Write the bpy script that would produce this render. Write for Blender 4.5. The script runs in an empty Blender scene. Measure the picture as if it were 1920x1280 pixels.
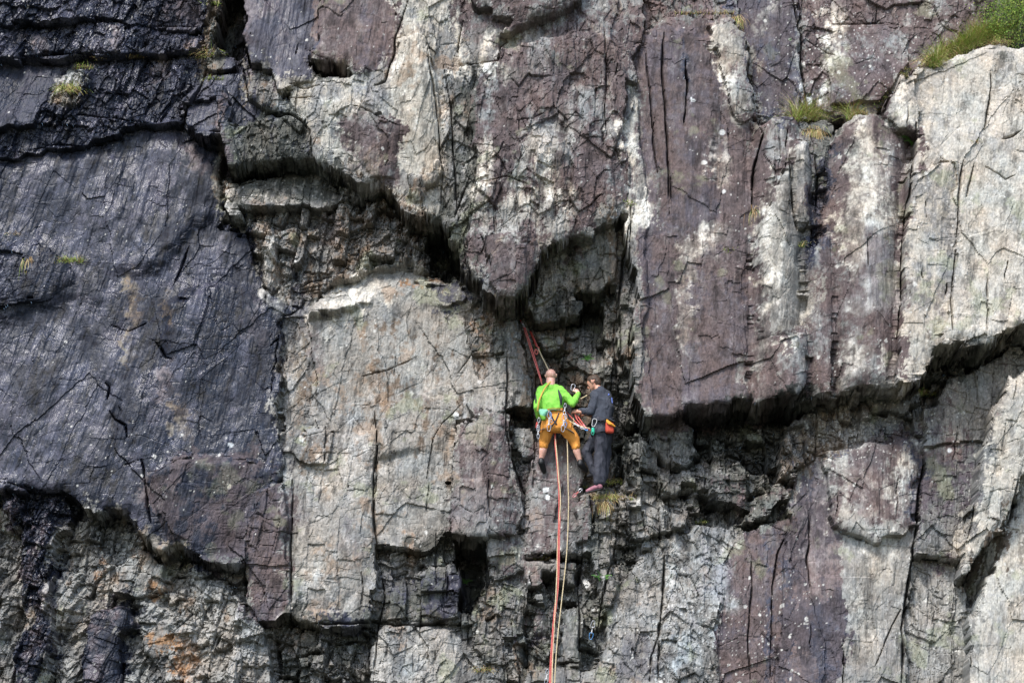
import bpy, bmesh, math, random
import numpy as np
from mathutils import Vector, Matrix

# ------------------------------------------------------------------ camera, sky, sun, exposure
S = bpy.context.scene
PX = 1920.0                       # the tracing below is written in pixels of a 1920 x 1280 picture
CAM = Vector((0.0, -38.6, 1.7)); PITCH = math.radians(15.0)
HW = 7.87 / 40.0                  # half width tangent
cd = bpy.data.cameras.new('camera'); cam = bpy.data.objects.new('camera', cd)
S.collection.objects.link(cam); S.camera = cam
cam.location = CAM; cam.rotation_euler = (math.pi/2 + PITCH, 0, 0)
cd.sensor_width = 36.0; cd.lens = 18.0 / HW; cd.clip_end = 2000
SUN_EL, SUN_AZ = math.radians(50), math.radians(203)      # azimuth measured clockwise from +Y
W = bpy.data.worlds.new('World'); S.world = W; W.use_nodes = True
nt = W.node_tree
sk = nt.nodes.new('ShaderNodeTexSky'); sk.sky_type = 'NISHITA'; sk.sun_disc = False
sk.sun_elevation = SUN_EL; sk.sun_rotation = SUN_AZ; sk.air_density = 1.0; sk.dust_density = 1.5; sk.ozone_density = 1.0
nt.links.new(sk.outputs[0], nt.nodes['Background'].inputs[0]); nt.nodes['Background'].inputs[1].default_value = 0.13
sl = bpy.data.lights.new('sun', 'SUN'); sl.energy = 1.85; sl.angle = math.radians(12); sl.color = (1.0, 0.97, 0.93)
so = bpy.data.objects.new('sun', sl); S.collection.objects.link(so)
sd = Vector((math.sin(SUN_AZ)*math.cos(SUN_EL), math.cos(SUN_AZ)*math.cos(SUN_EL), math.sin(SUN_EL)))
so.rotation_euler = sd.to_track_quat('Z', 'Y').to_euler()
vs = S.view_settings; vs.view_transform = 'Standard'; vs.look = 'None'; vs.gamma = 1.0; vs.exposure = 1.25
try: vs.use_curve_mapping = False
except Exception: pass

CP, SP = math.cos(PITCH), math.sin(PITCH)
def project(X, D, Z):             # world (X, y=-D, Z) -> traced pixels; works on arrays
    ry = -D - CAM.y; rz = Z - CAM.z
    f = ry*CP + rz*SP; up = -ry*SP + rz*CP
    return PX/2*(1 + X/f/HW), 640 - PX/2*up/f/HW
def at(u, v, d=0.0):              # the point of the plane y=-d seen at a traced pixel
    a = (u/(PX/2) - 1)*HW; b = (640 - v)/(PX/2)*HW
    dx, dy, dz = a, CP - b*SP, SP + b*CP
    t = (-d - CAM.y)/dy
    return Vector((dx*t, -d, CAM.z + dz*t))
M2P = 122.0

def link(o, parent=None):
    S.collection.objects.link(o)
    if parent: o.parent = parent
    return o
def tag(o, label=None, cat=None, group=None, kind=None):
    if label: o['label'] = label
    if cat: o['category'] = cat
    if group: o['group'] = group
    if kind: o['kind'] = kind
    return o
def empty(name, loc, parent=None):
    o = bpy.data.objects.new(name, None); o.empty_display_size = .1; o.location = loc
    return link(o, parent)

# ------------------------------------------------------------------ noise
def h2(i, j, s):
    i = i.astype(np.uint32); j = j.astype(np.uint32)
    n = i*np.uint32(374761393) + j*np.uint32(668265263) + np.uint32((s*2246822519) & 0xffffffff)
    n = (n ^ (n >> np.uint32(13)))*np.uint32(1274126177)
    n = (n ^ (n >> np.uint32(16)))*np.uint32(2654435761)
    n = n ^ (n >> np.uint32(15))
    return (n & np.uint32(0xffffff)).astype(np.float32)/np.float32(0xffffff)
def vnoise(x, y, s):              # -1..1
    fx = np.floor(x); fy = np.floor(y); i = fx.astype(np.int64); j = fy.astype(np.int64)
    a = (x - fx).astype(np.float32); b = (y - fy).astype(np.float32)
    a = a*a*a*(a*(a*6 - 15) + 10); b = b*b*b*(b*(b*6 - 15) + 10)
    n00 = h2(i, j, s); n10 = h2(i+1, j, s); n01 = h2(i, j+1, s); n11 = h2(i+1, j+1, s)
    return ((n00*(1-a) + n10*a)*(1-b) + (n01*(1-a) + n11*a)*b)*2 - 1
def fbm(x, y, s, o=4, g=.5):
    r = 0; A = 1; t = 0
    for k in range(o):
        c, n = math.cos(.6*k), math.sin(.6*k)
        r = r + A*vnoise((x*c + y*n)*2**k if k else x, (y*c - x*n)*2**k if k else y, s + 17*k); t += A; A *= g
    return r/t*1.6
def afbm(x, y, s, o=4, g=.5):     # keeps its axes: for streaks
    r = 0; A = 1; t = 0
    for k in range(o):
        r = r + A*vnoise(x*2**k, y*2**k, s + 17*k); t += A; A *= g
    return r/t*1.6
def facets(x, y, s):              # broken planes: per cell an offset and a tilt; also the distance to the cell's edge
    fx = np.floor(x); fy = np.floor(y); i0 = fx.astype(np.int64); j0 = fy.astype(np.int64)
    b1 = np.full(x.shape, 9., np.float32); b2 = b1.copy(); R = np.zeros(x.shape, np.float32)
    for di in (-1, 0, 1):
        for dj in (-1, 0, 1):
            i = i0 + di; j = j0 + dj
            dx = (x - i - h2(i, j, s)).astype(np.float32); dy = (y - j - h2(i, j, s+1)).astype(np.float32)
            d = np.sqrt(dx*dx + dy*dy)
            r = (h2(i, j, s+2) - .5) + (h2(i, j, s+3) - .5)*dx*1.6 + (h2(i, j, s+4) - .6)*dy*1.6
            m = d < b1
            b2 = np.where(m, b1, np.minimum(b2, d)); R = np.where(m, r, R); b1 = np.where(m, d, b1)
    return R, b2 - b1
def bricks(x, y, s):               # split stone: columns of uneven width, each broken at its own heights
    i = np.floor(x).astype(np.int64); fx = x - i
    b0 = (h2(i, i*0, s) - .5)*.55; b1 = 1 + (h2(i+1, i*0, s) - .5)*.55
    i = np.where(fx < b0, i-1, np.where(fx > b1, i+1, i)); 
    z = i*0; yy = y*(.6 + .9*h2(i, z, s+1)) + 7*h2(i, z, s+2)
    j = np.floor(yy).astype(np.int64); fy = yy - j
    c0 = (h2(i, j, s+3) - .5)*.6; c1 = 1 + (h2(i, j+1, s+3) - .5)*.6
    j = np.where(fy < c0, j-1, np.where(fy > c1, j+1, j))
    u = x - i - .5; v = yy - j - .5
    r = (h2(i, j, s+4) - .5)*1.1 + (h2(i, z, s+5) - .5)*.5 + (h2(i, j, s+6) - .5)*u*.7 + (h2(i, j, s+7) - .65)*v*.6
    edge = np.minimum(np.minimum(fx - b0, b1 - fx), np.minimum(fy - c0, c1 - fy))
    return r.astype(np.float32), np.abs(edge).astype(np.float32)
def sstep(a, b, x):
    t = np.clip((x - a)/(b - a), 0, 1); return t*t*(3 - 2*t)

# ------------------------------------------------------------------ the cliff, as one relief of real depth
# rock kinds and one shade tone: linear albedo, second albedo, wetness
K = dict(
 DRK=((.016,.019,.031),(.032,.034,.050),.9),
 SLT=((.050,.050,.068),(.034,.032,.044),.6),
 PUR=((.118,.090,.088),(.175,.150,.143),.15),
 PUD=((.082,.068,.076),(.135,.115,.12),.35),
 GRY=((.265,.252,.228),(.39,.375,.345),.0),
 GRB=((.180,.175,.166),(.29,.28,.262),.0),
 GRD=((.100,.100,.088),(.18,.175,.155),.1),
 PAL=((.43,.40,.345),(.57,.54,.48),.0),
 WHT=((.34,.35,.34),(.20,.20,.205),.0),
 BLK=((.035,.035,.032),(.07,.07,.06),.3),  # near-black for hollows and undersides, their shade put into the albedo
 RST=((.30,.17,.09),(.20,.17,.14),.0),
 BRN=((.13,.10,.075),(.20,.17,.13),.0),
)
# part, kind, second kind, share of the second, depth, tilt x, tilt z, roughness, bevel width px, bevel depth m, outline
SLABS = [
('rock_face','GRY','GRD',.4, .2,0,0, .6,0,0, [(-80,-80),(2000,-80),(2000,1360),(-80,1360)]),
# upper left, wet and broken
('wet_wall','DRK','SLT',.35, .64,0,-.15, .5,0,0, [(-80,-80),(480,-80),(470,200),(430,330),(300,330),(150,330),(-80,360)]),
('wet_wall','DRK','SLT',.35, .80,0,-.2, .5,0,0, [(-80,-80),(400,-80),(395,45),(300,48),(210,38),(120,44),(-80,52)]),
('wet_wall','DRK','SLT',.35, .78,0,-.3, .5,4,.05, [(-80,52),(120,46),(210,42),(300,50),(370,60),(380,95),(330,98),(250,96),(180,100),(90,100),(-80,112)]),
('wet_wall','SLT','DRK',.5, .9,0,-.3, .6,6,.08, [(245,52),(300,50),(350,62),(365,88),(335,96),(290,80),(255,84)]),
('wet_wall','DRK','SLT',.4, .74,0,-.25, .55,0,0, [(130,130),(330,110),(360,150),(340,230),(250,240),(150,235),(70,200),(90,150)]),
('wet_wall','SLT','DRK',.6, .7,0,-.35, .3,4,.03, [(-80,125),(60,118),(110,125),(100,160),(75,200),(60,235),(-80,250)]),
('wet_wall','GRY','GRD',.4, .85,0,-.2, .9,6,.08, [(105,150),(140,128),(170,140),(165,180),(140,200),(110,190)]),
# big wet wall on the left
('wet_wall','DRK','SLT',.5, .72,-.02,-.06, .22,12,.12, [(-80,300),(40,300),(90,285),(200,275),(250,245),(330,235),(430,290),(440,340),(440,380),(400,420),(460,440),(480,520),(530,560),(525,640),(515,800),(530,860),(520,900),(480,940),(460,1000),(455,1050),(420,1060),(390,1050),(350,1030),(280,1025),(255,990),(235,960),(150,950),(130,930),(90,920),(40,915),(-80,890)]),
('wet_wall','DRK','SLT',.5, .64,.02,-.05, .18,30,-1, [(60,300),(220,275),(330,245),(420,300),(430,360),(380,420),(300,520),(180,520),(80,470),(30,400)]),
('wet_wall','DRK','SLT',.5, 0.82,.06,-.06, .22,30,-1, [(-80,600),(-20,590),(140,530),(220,560),(240,700),(205,880),(190,940),(150,950),(90,918),(-80,888)]),
('wet_wall','DRK','SLT',.4, .84,-.1,-.1, .3,10,.1, [(-80,440),(60,450),(130,490),(150,530),(60,565),(-80,590)]),
('wet_wall','DRK','SLT',.5, .74,0,-.05, .3,10,.08, [(-80,470),(20,470),(48,480),(52,520),(50,560),(-80,590)]),
('wet_wall','DRK','SLT',.3, 0.8,-.08,.0, .26,30,-1, [(300,560),(420,500),(510,560),(522,700),(500,860),(480,940),(440,1056),(390,1050),(350,1030),(280,1025),(270,870),(230,790),(290,640)]),
('wet_wall','PUD','DRK',.5, .95,-.2,.1, .3,25,-1, [(270,880),(330,840),(470,850),(525,880),(480,940),(460,1000),(456,1052),(420,1062),(390,1052),(350,1032),(300,1022),(282,960)]),
# shadowed bay and the lower left
('lower_wall','GRB','GRY',.55, .15,0,.02, .75,0,0, [(-80,915),(90,925),(235,965),(280,1025),(455,1055),(540,1000),(560,1150),(700,1160),(700,1360),(-80,1360)]),
('lower_wall','GRB','GRY',.4, .05,0,.0, .8,0,0, [(120,945),(240,960),(290,1030),(460,1056),(470,1110),(300,1100),(240,1050),(140,1010)]),
('lower_wall','DRK','PUD',.3, .55,0,0, .7,8,.08, [(-10,905),(60,915),(100,925),(130,945),(125,990),(110,1000),(100,1100),(95,1250),(80,1290),(30,1290),(45,1100),(50,1000),(20,980)]),
('lower_wall','DRK','PUD',.4, .42,0,0, .4,6,.06, [(165,1165),(205,1135),(235,1140),(246,1165),(220,1190),(215,1360),(135,1360),(160,1240)]),
('lower_wall','GRY','GRB',.4, .4,0,-.1, .7,8,.06, [(250,1085),(300,1070),(420,1090),(470,1140),(500,1180),(520,1360),(340,1360),(300,1250),(250,1180)]),
('lower_wall','RST','GRB',.5, .48,0,-.1, .4,6,.06, [(258,1190),(322,1178),(330,1225),(305,1228),(262,1215)]),
('lower_wall','GRY','GRB',.5, .38,0,-.1, .5,6,.06, [(265,1030),(305,1060),(305,1105),(255,1110),(210,1110),(215,1060)]),
('lower_wall','PUR','PUD',.5, .75,0,.05, .35,8,.08, [(455,1050),(475,950),(500,905),(535,900),(540,1060),(546,1165),(490,1165),(462,1115)]),
# dark middle blocks lower centre-left
('lower_wall','GRD','GRB',.4, -.1,0,0, 1.1,0,0, [(540,1150),(700,1155),(730,1170),(700,1360),(540,1360),(520,1180)]),
('lower_wall','GRB','GRD',.4, .2,0,-.1, .6,6,.05, [(562,1235),(612,1230),(615,1360),(560,1360)]),
('lower_wall','GRD','GRB',.4, .15,0,-.1, .6,6,.05, [(555,1180),(600,1178),(602,1220),(560,1225)]),
('lower_wall','SLT','GRB',.4, .2,0,-.1, .6,6,.05, [(600,1148),(680,1150),(690,1195),(640,1205),(602,1190)]),
# recess under the upper blocks
('recess','GRD','BRN',.4, .05,0,0, .9,0,0, [(425,300),(585,285),(640,320),(740,360),(800,410),(880,440),(880,540),(750,505),(600,480),(470,415),(420,395)]),
('grey_slab','GRD','GRY',.5, .55,-.1,-.5, .35,10,.1, [(425,350),(500,332),(575,302),(605,318),(640,370),(640,392),(560,392),(430,402),(415,385)]),
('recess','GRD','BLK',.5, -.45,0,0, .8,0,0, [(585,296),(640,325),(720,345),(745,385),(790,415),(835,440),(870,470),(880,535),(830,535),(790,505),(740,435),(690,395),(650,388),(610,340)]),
('recess','BRN','GRB',.4, .2,0,-.2, .9,6,.06, [(640,342),(665,340),(668,365),(650,368),(640,360)]),
('recess','BRN','GRB',.4, .15,0,-.2, .9,6,.06, [(650,375),(720,372),(760,410),(800,440),(800,470),(740,440),(690,400)]),
('grey_slab','GRB','BRN',.4, .3,0,-.05, .75,0,0, [(450,398),(560,394),(650,392),(700,405),(745,440),(800,470),(825,500),(790,512),(700,502),(590,545),(530,562),(520,500),(462,450)]),
# pale wall left of the climbers
('pale_wall','GRY','GRB',.35, .5,0,-.04, .3,8,.06, [(575,575),(600,560),(700,520),(790,505),(860,530),(885,555),(930,560),(960,585),(965,700),(955,780),(905,775),(850,790),(840,900),(845,980),(835,1005),(850,1060),(840,1165),(730,1172),(600,1172),(545,1155),(540,1000),(530,880),(528,700),(522,600),(535,560)]),
('pale_wall','GRY','PAL',.3, .42,0,-.8, .3,10,-1, [(575,580),(582,560),(640,530),(700,512),(780,500),(830,528),(760,548),(680,572),(620,590),(580,592)]),
('pale_wall','GRB','BRN',.5, .42,.1,0, .4,0,0, [(528,590),(578,590),(600,800),(600,812),(530,805)]),
('pale_wall','GRY','BRN',.3, .55,-.12,-.05, .3,20,-1, [(700,590),(860,560),(880,640),(870,760),(830,850),(700,860),(690,700)]),
('pale_wall','GRY','GRB',.4, .58,0,-.02, .3,14,-1, [(550,830),(625,806),(700,800),(702,1000),(690,1100),(640,1150),(560,1150),(550,1000)]),
('pale_wall','GRB','BRN',.4, .62,0,-.1, .35,3,.04, [(533,806),(628,808),(624,850),(612,870),(560,862),(540,846)]),
('pale_wall','SLT','GRD',.5, .55,.2,-.3, .3,6,.06, [(800,535),(862,528),(870,560),(830,578),(805,565)]),
('pale_wall','GRB','BRN',.5, .42,.1,.1, .55,4,.05, [(870,562),(930,566),(960,600),(955,700),(940,790),(900,760),(875,640)]),
('pale_wall','GRY','GRB',.3, .7,-.2,-.05, .25,8,.08, [(872,750),(915,700),(948,660),(950,790),(900,800)]),
('purple_slab','PUR','GRB',.4, .85,-.05,.05, .3,10,.1, [(850,800),(900,765),(955,782),(965,860),(975,900),(982,960),(970,1004),(915,1008),(850,1002),(842,960),(845,880)]),
# upper blocks, left of centre
('block','GRD','BRN',.4, .85,0,-.1, .9,4,.06, [(392,-80),(470,-80),(455,30),(430,60),(425,100),(395,140),(380,60)]),
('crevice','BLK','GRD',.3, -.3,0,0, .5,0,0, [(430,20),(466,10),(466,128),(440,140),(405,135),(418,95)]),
('block','SLT','GRD',.4, 1.0,0,-.3, .3,6,.06, [(392,125),(415,108),(440,118),(432,135),(400,142)]),
('dark_slab','SLT','DRK',.4, 1.05,0,-.1, .35,4,.05, [(350,190),(388,150),(468,142),(560,205),(585,240),(585,288),(540,293),(480,300),(440,310),(430,245),(395,250),(352,232)]),
('dark_slab','SLT','DRK',.3, 1.12,.05,-.4, .2,4,.05, [(355,200),(395,182),(408,215),(408,245),(385,250),(355,225)]),
('dark_slab','GRD','SLT',.4, 1.2,-.1,.15, .5,10,.12, [(440,235),(510,212),(560,206),(580,235),(586,288),(540,292),(480,300),(446,308)]),
('dark_slab','PUD','PUR',.4, 1.3,-.5,.0, .3,4,.06, [(398,163),(420,175),(432,215),(446,260),(452,310),(430,312),(420,270),(408,215),(400,195)]),
('block','GRB','BRN',.5, 1.25,0,-.15, .5,5,.08, [(467,134),(510,138),(514,158),(540,185),(532,213),(505,205),(467,185)]),
('block','GRY','GRB',.4, 1.22,0,-.2, .3,5,.08, [(542,190),(590,186),(592,215),(568,222),(545,206)]),
('dark_slab','SLT','PUD',.35, 1.35,-.08,-.15, .2,10,.1, [(468,-80),(660,-80),(610,50),(600,105),(572,100),(590,150),(548,155),(515,178),(512,130),(478,125),(458,70)]),
# top centre pale buttress
('pale_buttress','PAL','GRB',.45, 1.35,.0,.08, .35,10,.12, [(640,-80),(910,-80),(880,40),(870,120),(885,170),(885,330),(862,400),(830,415),(790,415),(750,390),(720,350),(660,330),(590,292),(582,235),(545,190),(548,152),(600,145),(650,140),(735,90),(740,0)]),
('pale_buttress','PUR','GRB',.4, 1.45,.1,.2, .25,8,.1, [(642,228),(660,195),(745,225),(745,300),(728,340),(700,335),(665,290)]),
('pale_buttress','PAL','GRB',.3, 1.5,.1,.25, .3,8,.08, [(745,60),(800,60),(828,225),(830,300),(800,360),(780,345),(760,330),(742,250)]),
('pale_buttress','GRB','BRN',.4, 1.5,.1,.4, .4,5,.08, [(760,320),(800,330),(815,290),(826,300),(815,345),(795,360),(785,385),(760,370)]),
('purple_slab','PUR','PUD',.3, 1.6,0,-.05, .2,8,.14, [(600,-80),(742,-80),(740,30),(736,85),(722,118),(692,138),(662,135),(642,116),(605,108),(572,101),(600,60)]),
# purple nose and what joins it to the top
('purple_nose','PUR','GRB',.45, 1.5,0,-.1, .4,6,.06, [(872,-80),(1195,-80),(1205,60),(1190,120),(900,140),(870,90)]),
('purple_nose','GRB','PAL',.4, 1.55,0,0, .3,8,.08, [(868,60),(900,28),(950,40),(975,60),(945,75),(940,105),(920,115),(880,120),(862,100)]),
('purple_nose','PUR','GRB',.3, 1.85,0,.15, .3,8,.1, [(900,-80),(1130,-80),(1086,0),(1040,26),(985,45),(960,68),(940,74),(962,40),(900,15),(885,-20)]),
('grey_column','GRD','GRB',.5, 1.35,.15,.1, .5,4,.08, [(828,130),(885,120),(905,200),(900,300),(890,400),(872,520),(862,470),(840,442),(832,415),(828,300)]),
('purple_nose','PUR','GRB',.42, 1.75,-.04,.05, .4,14,.16, [(880,200),(900,130),(950,90),(1090,60),(1190,90),(1200,200),(1180,300),(1175,385),(1140,424),(1110,438),(1060,450),(1000,472),(992,540),(960,556),(925,556),(900,540),(872,505),(882,440),(892,350),(892,260)]),
('purple_nose','PUR','PUD',.3, 1.95,.1,.3, .3,10,.1, [(905,440),(1000,430),(1015,470),(992,540),(960,554),(930,554),(915,530)]),
('purple_nose','PUR','GRY',.5, 1.88,-.1,.15, .45,30,-1, [(900,260),(1010,230),(1080,250),(1100,360),(1060,440),(900,440)]),
('side_wall','GRB','BRN',.4, .85,.1,0, .5,4,.05, [(1135,425),(1180,380),(1212,400),(1205,600),(1200,730),(1150,715),(1140,600),(1130,520)]),
# alcove behind the climbers
('alcove','GRD','BRN',.4, -.05,0,-.1, .6,0,0, [(950,556),(1000,470),(1140,430),(1150,560),(1165,720),(1185,900),(1150,915),(1080,915),(990,890),(1000,760),(970,640)]),
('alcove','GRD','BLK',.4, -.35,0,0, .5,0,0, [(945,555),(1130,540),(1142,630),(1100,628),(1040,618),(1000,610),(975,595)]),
('alcove','GRB','GRD',.5, .15,.2,-.3, .4,5,.06, [(1000,620),(1040,628),(1065,640),(1052,655),(1025,658),(1004,640)]),
('alcove','GRB','BRN',.5, .12,-.2,-.2, .5,5,.06, [(1070,640),(1110,630),(1140,680),(1130,710),(1095,690),(1060,680)]),
('alcove','GRD','GRY',.5, .75,.1,.15, .5,6,.1, [(985,440),(1062,430),(1078,470),(1080,545),(1094,575),(1085,592),(1040,596),(1006,600),(990,570),(985,545)]),
('alcove','GRY','GRD',.4, 1.05,.2,.2, .35,6,.1, [(1072,440),(1150,410),(1160,470),(1148,525),(1128,547),(1095,550),(1080,532)]),
('alcove','GRD','GRY',.5, .35,-.5,0, .6,4,.05, [(1128,545),(1152,560),(1165,720),(1180,800),(1160,860),(1140,700)]),
('alcove','GRB','GRD',.4, .5,-.4,-.1, .3,5,.06, [(948,600),(972,598),(990,660),(1000,760),(1000,785),(975,795),(950,770)]),
('alcove','BLK','GRD',.3, -.2,0,0, .5,0,0, [(953,782),(1003,785),(1004,830),(992,880),(975,860),(960,820)]),
('alcove','GRB','GRD',.4, .4,0,-.1, .3,5,.06, [(966,808),(1000,800),(1003,835),(985,850),(968,835)]),
# pedestal and the blocks under the climbers
('pedestal','GRB','PUR',.45, .42,0,-.10, .3,6,.06, [(986,905),(1005,830),(1030,812),(1085,820),(1105,880),(1100,905),(1075,935),(1095,940),(1095,1042),(1060,1050),(985,1046)]),
('pedestal','PUR','GRB',.4, .55,.1,0, .3,4,.06, [(990,900),(1030,888),(1050,900),(1040,980),(1030,1045),(990,1045)]),
('pedestal','GRB','PUR',.4, .62,0,0, .35,4,.06, [(1032,1005),(1048,975),(1090,985),(1082,1040),(1034,1040)]),
('side_wall','GRB','GRD',.45, .55,-.05,-.05, .5,5,.06, [(1082,940),(1110,918),(1160,925),(1178,930),(1180,1020),(1160,1100),(1140,1150),(1115,1150),(1105,1045),(1090,1040)]),
('side_wall','PUR','GRB',.4, .68,0,0, .3,4,.06, [(1078,945),(1105,930),(1118,945),(1112,1010),(1090,1014),(1082,990)]),
('side_wall','GRD','GRB',.5, .35,0,0, .9,0,0, [(1165,900),(1260,960),(1300,1000),(1250,1020),(1200,1050),(1150,1100),(1150,950)]),
('side_wall','GRB','GRD',.45, .2,-.1,0, .8,0,0, [(1145,700),(1205,735),(1212,785),(1230,1000),(1165,1000),(1150,915),(1165,860)]),
('cave','GRD','GRB',.4, .38,.1,0, .7,0,0, [(700,1030),(800,1030),(850,1010),(915,1010),(985,1010),(985,1360),(700,1360)]),
('cave','GRD','SLT',.4, .5,.1,0, .5,6,.06, [(690,1110),(800,1060),(860,1060),(862,1160),(800,1166),(700,1168)]),
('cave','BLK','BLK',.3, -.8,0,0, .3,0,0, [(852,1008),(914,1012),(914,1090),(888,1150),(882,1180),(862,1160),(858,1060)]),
('purple_slab','PUR','GRB',.5, .95,-.05,.05, .3,8,.1, [(850,900),(960,880),(968,1000),(915,1010),(880,1004),(848,1000)]),
('column','PUR','GRB',.5, .6,-.05,0, .45,6,.06, [(915,1000),(985,1000),(988,1060),(950,1090),(915,1085)]),
('column','GRB','GRD',.4, .45,-.1,0, .55,5,.06, [(912,1085),(985,1070),(990,1180),(985,1240),(950,1235),(918,1240),(884,1200),(882,1140)]),
('boulder','GRB','GRY',.5, .42,-.05,-.15, .45,16,.16, [(692,1215),(712,1185),(760,1170),(840,1180),(890,1210),(915,1250),(930,1360),(685,1360)]),
('blocks','GRB','GRD',.5, .15,0,0, .8,0,0, [(985,1046),(1112,1040),(1125,1150),(1112,1260),(985,1260)]),
('blocks','GRB','PUR',.4, .55,0,-.1, .3,4,.05, [(984,1046),(1050,1048),(1052,1072),(1020,1075),(1018,1100),(984,1102)]),
('blocks','GRB','GRD',.4, .5,0,-.1, .3,4,.05, [(1050,1050),(1082,1050),(1080,1098),(1048,1100)]),
('blocks','GRB','PUR',.3, .45,.1,.1, .3,4,.05, [(1000,1118),(1018,1110),(1022,1130),(1005,1145)]),
('blocks','GRD','PUD',.4, .22,0,.1, .4,4,.05, [(998,1150),(1028,1145),(1030,1190),(1000,1195)]),
('blocks','GRB','GRD',.4, .3,0,.1, .5,4,.05, [(950,1200),(985,1195),(988,1225),(955,1232)]),
('blocks','GRY','GRD',.4, .5,0,-.08, .25,4,.05, [(1046,1150),(1065,1138),(1084,1136),(1085,1240),(1045,1248)]),
('blocks','GRD','BRN',.4, .2,0,0, .8,0,0, [(985,1205),(1030,1200),(1035,1255),(985,1260)]),
('column','GRB','GRD',.45, .52,0,-.02, .25,5,.06, [(1084,1045),(1116,1042),(1120,1075),(1132,1080),(1128,1150),(1118,1195),(1084,1185)]),
('column','GRD','GRB',.45, .3,0,-.02, .4,5,.06, [(1090,1205),(1116,1200),(1116,1260),(1090,1250)]),
('blocks','GRB','GRD',.4, .6,0,-.3, .4,4,.05, [(985,1262),(1045,1255),(1110,1246),(1125,1360),(950,1360)]),
# right purple wall
('purple_wall','PUR','PUD',.4, 1.4,0,-.03, .22,8,.1, [(1195,130),(1205,60),(1240,40),(1370,28),(1398,60),(1402,130),(1418,210),(1402,232),(1412,400),(1402,500),(1406,742),(1350,752),(1290,768),(1215,782),(1190,725),(1195,580),(1212,450),(1178,420),(1178,330),(1190,200)]),
('purple_wall','GRB','PAL',.3, 1.55,-.05,0, .3,4,.04, [(1168,150),(1192,150),(1200,280),(1212,420),(1212,560),(1196,720),(1180,700),(1192,560),(1175,420),(1168,250)]),
('purple_wall','PUR','PUD',.6, 1.5,.06,-.02, .18,25,-1, [(1215,60),(1290,45),(1345,60),(1350,200),(1345,400),(1330,470),(1225,440),(1218,300)]),
('purple_wall','GRY','PUR',.4, 1.5,-.15,0, .25,6,.06, [(1330,35),(1372,30),(1396,60),(1402,130),(1416,210),(1385,228),(1365,180),(1350,100)]),
('purple_wall','PUR','PUD',.5, 1.48,.08,.02, .2,40,-1, [(1210,470),(1330,430),(1400,500),(1404,740),(1350,750),(1290,766),(1216,778),(1200,700)]),
('upper_wall','PUR','GRB',.35, .8,0,-.08, .4,0,0, [(1385,-80),(2000,-80),(2000,60),(1850,90),(1740,120),(1690,180),(1640,220),(1500,222),(1420,230),(1402,160),(1392,60)]),
('upper_wall','GRB','PUR',.4, 1.0,0,0, .5,0,0, [(1180,-80),(1420,-80),(1400,60),(1240,60),(1180,80)]),
('upper_wall','PUD','SLT',.4, .95,.1,-.05, .3,5,.06, [(1385,-80),(1490,-80),(1495,60),(1500,215),(1425,228),(1405,140),(1385,30)]),
('upper_wall','PUR','GRB',.35, .98,0,-.08, .3,6,.06, [(1560,45),(1668,42),(1690,80),(1700,120),(1650,190),(1560,200),(1552,120)]),
# pillars
('pillar','PUR','GRB',.4, 1.5,0,-.08, .25,10,.12, [(1405,232),(1440,224),(1495,216),(1515,270),(1526,300),(1522,400),(1512,560),(1506,742),(1440,748),(1402,752),(1400,480),(1410,400)]),
('pillar','GRY','PAL',.4, 1.62,-.1,.1, .25,8,.1, [(1445,360),(1478,300),(1500,295),(1508,450),(1508,600),(1480,640),(1420,640),(1408,560),(1412,460)]),
('pillar','GRB','PAL',.4, 1.66,-.15,.02, .25,6,.08, [(1482,260),(1515,262),(1524,300),(1520,400),(1505,430),(1485,400)]),
('recess','SLT','PUD',.4, 1.6,0,0, .7,0,0, [(1512,285),(1548,285),(1552,420),(1535,500),(1512,600),(1504,600),(1510,430),(1524,380)]),
('pillar','PUR','GRB',.45, 1.5,-.1,0, .25,8,.1, [(1512,470),(1535,440),(1580,440),(1575,740),(1510,745),(1506,600)]),
('pillar','PUR','GRB',.35, 1.65,0,0, .22,26,.3, [(1548,300),(1562,242),(1600,219),(1640,213),(1690,235),(1714,260),(1711,330),(1700,400),(1692,600),(1682,722),(1640,727),(1560,737),(1560,620),(1560,480),(1552,400)]),
('recess','GRD','GRB',.4, 1.5,0,-.3, .5,0,0, [(1500,215),(1560,230),(1545,290),(1530,330),(1518,290)]),
# pale buttress on the right
('white_buttress','GRY','PAL',.4, 1.75,0,-.15, .25,12,.15, [(1655,212),(1690,150),(1715,135),(1745,108),(1765,115),(1745,160),(1722,180),(1720,248),(1690,236)]),
('white_buttress','PAL','GRY',.45, 1.9,-.02,-.10, .28,12,.16, [(1722,205),(1716,155),(1745,118),(1800,100),(1860,85),(2000,62),(2000,598),(1920,610),(1870,626),(1850,642),(1775,640),(1752,652),(1740,690),(1706,722),(1684,702),(1690,560),(1700,400),(1716,280)]),
('white_buttress','PAL','GRB',.5, 2.0,-.12,.02, .22,10,.12, [(1705,330),(1792,300),(1790,480),(1782,600),(1760,642),(1738,692),(1706,720),(1686,700),(1694,560),(1703,400)]),
('white_buttress','PAL','GRY',.4, 2.0,.05,-.06, .25,40,-1, [(1800,330),(2000,280),(2000,596),(1920,608),(1870,624),(1800,622)]),
# broken dark band under the big overhang
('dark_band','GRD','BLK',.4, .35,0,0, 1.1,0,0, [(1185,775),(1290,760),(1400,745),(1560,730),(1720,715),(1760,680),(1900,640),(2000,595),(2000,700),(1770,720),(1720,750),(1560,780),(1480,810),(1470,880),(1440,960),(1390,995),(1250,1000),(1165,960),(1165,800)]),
('dark_band','GRB','GRD',.5, .5,0,0, 1.0,0,0, [(1190,830),(1280,850),(1420,860),(1470,880),(1440,960),(1390,990),(1250,1000),(1165,960)]),
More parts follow.
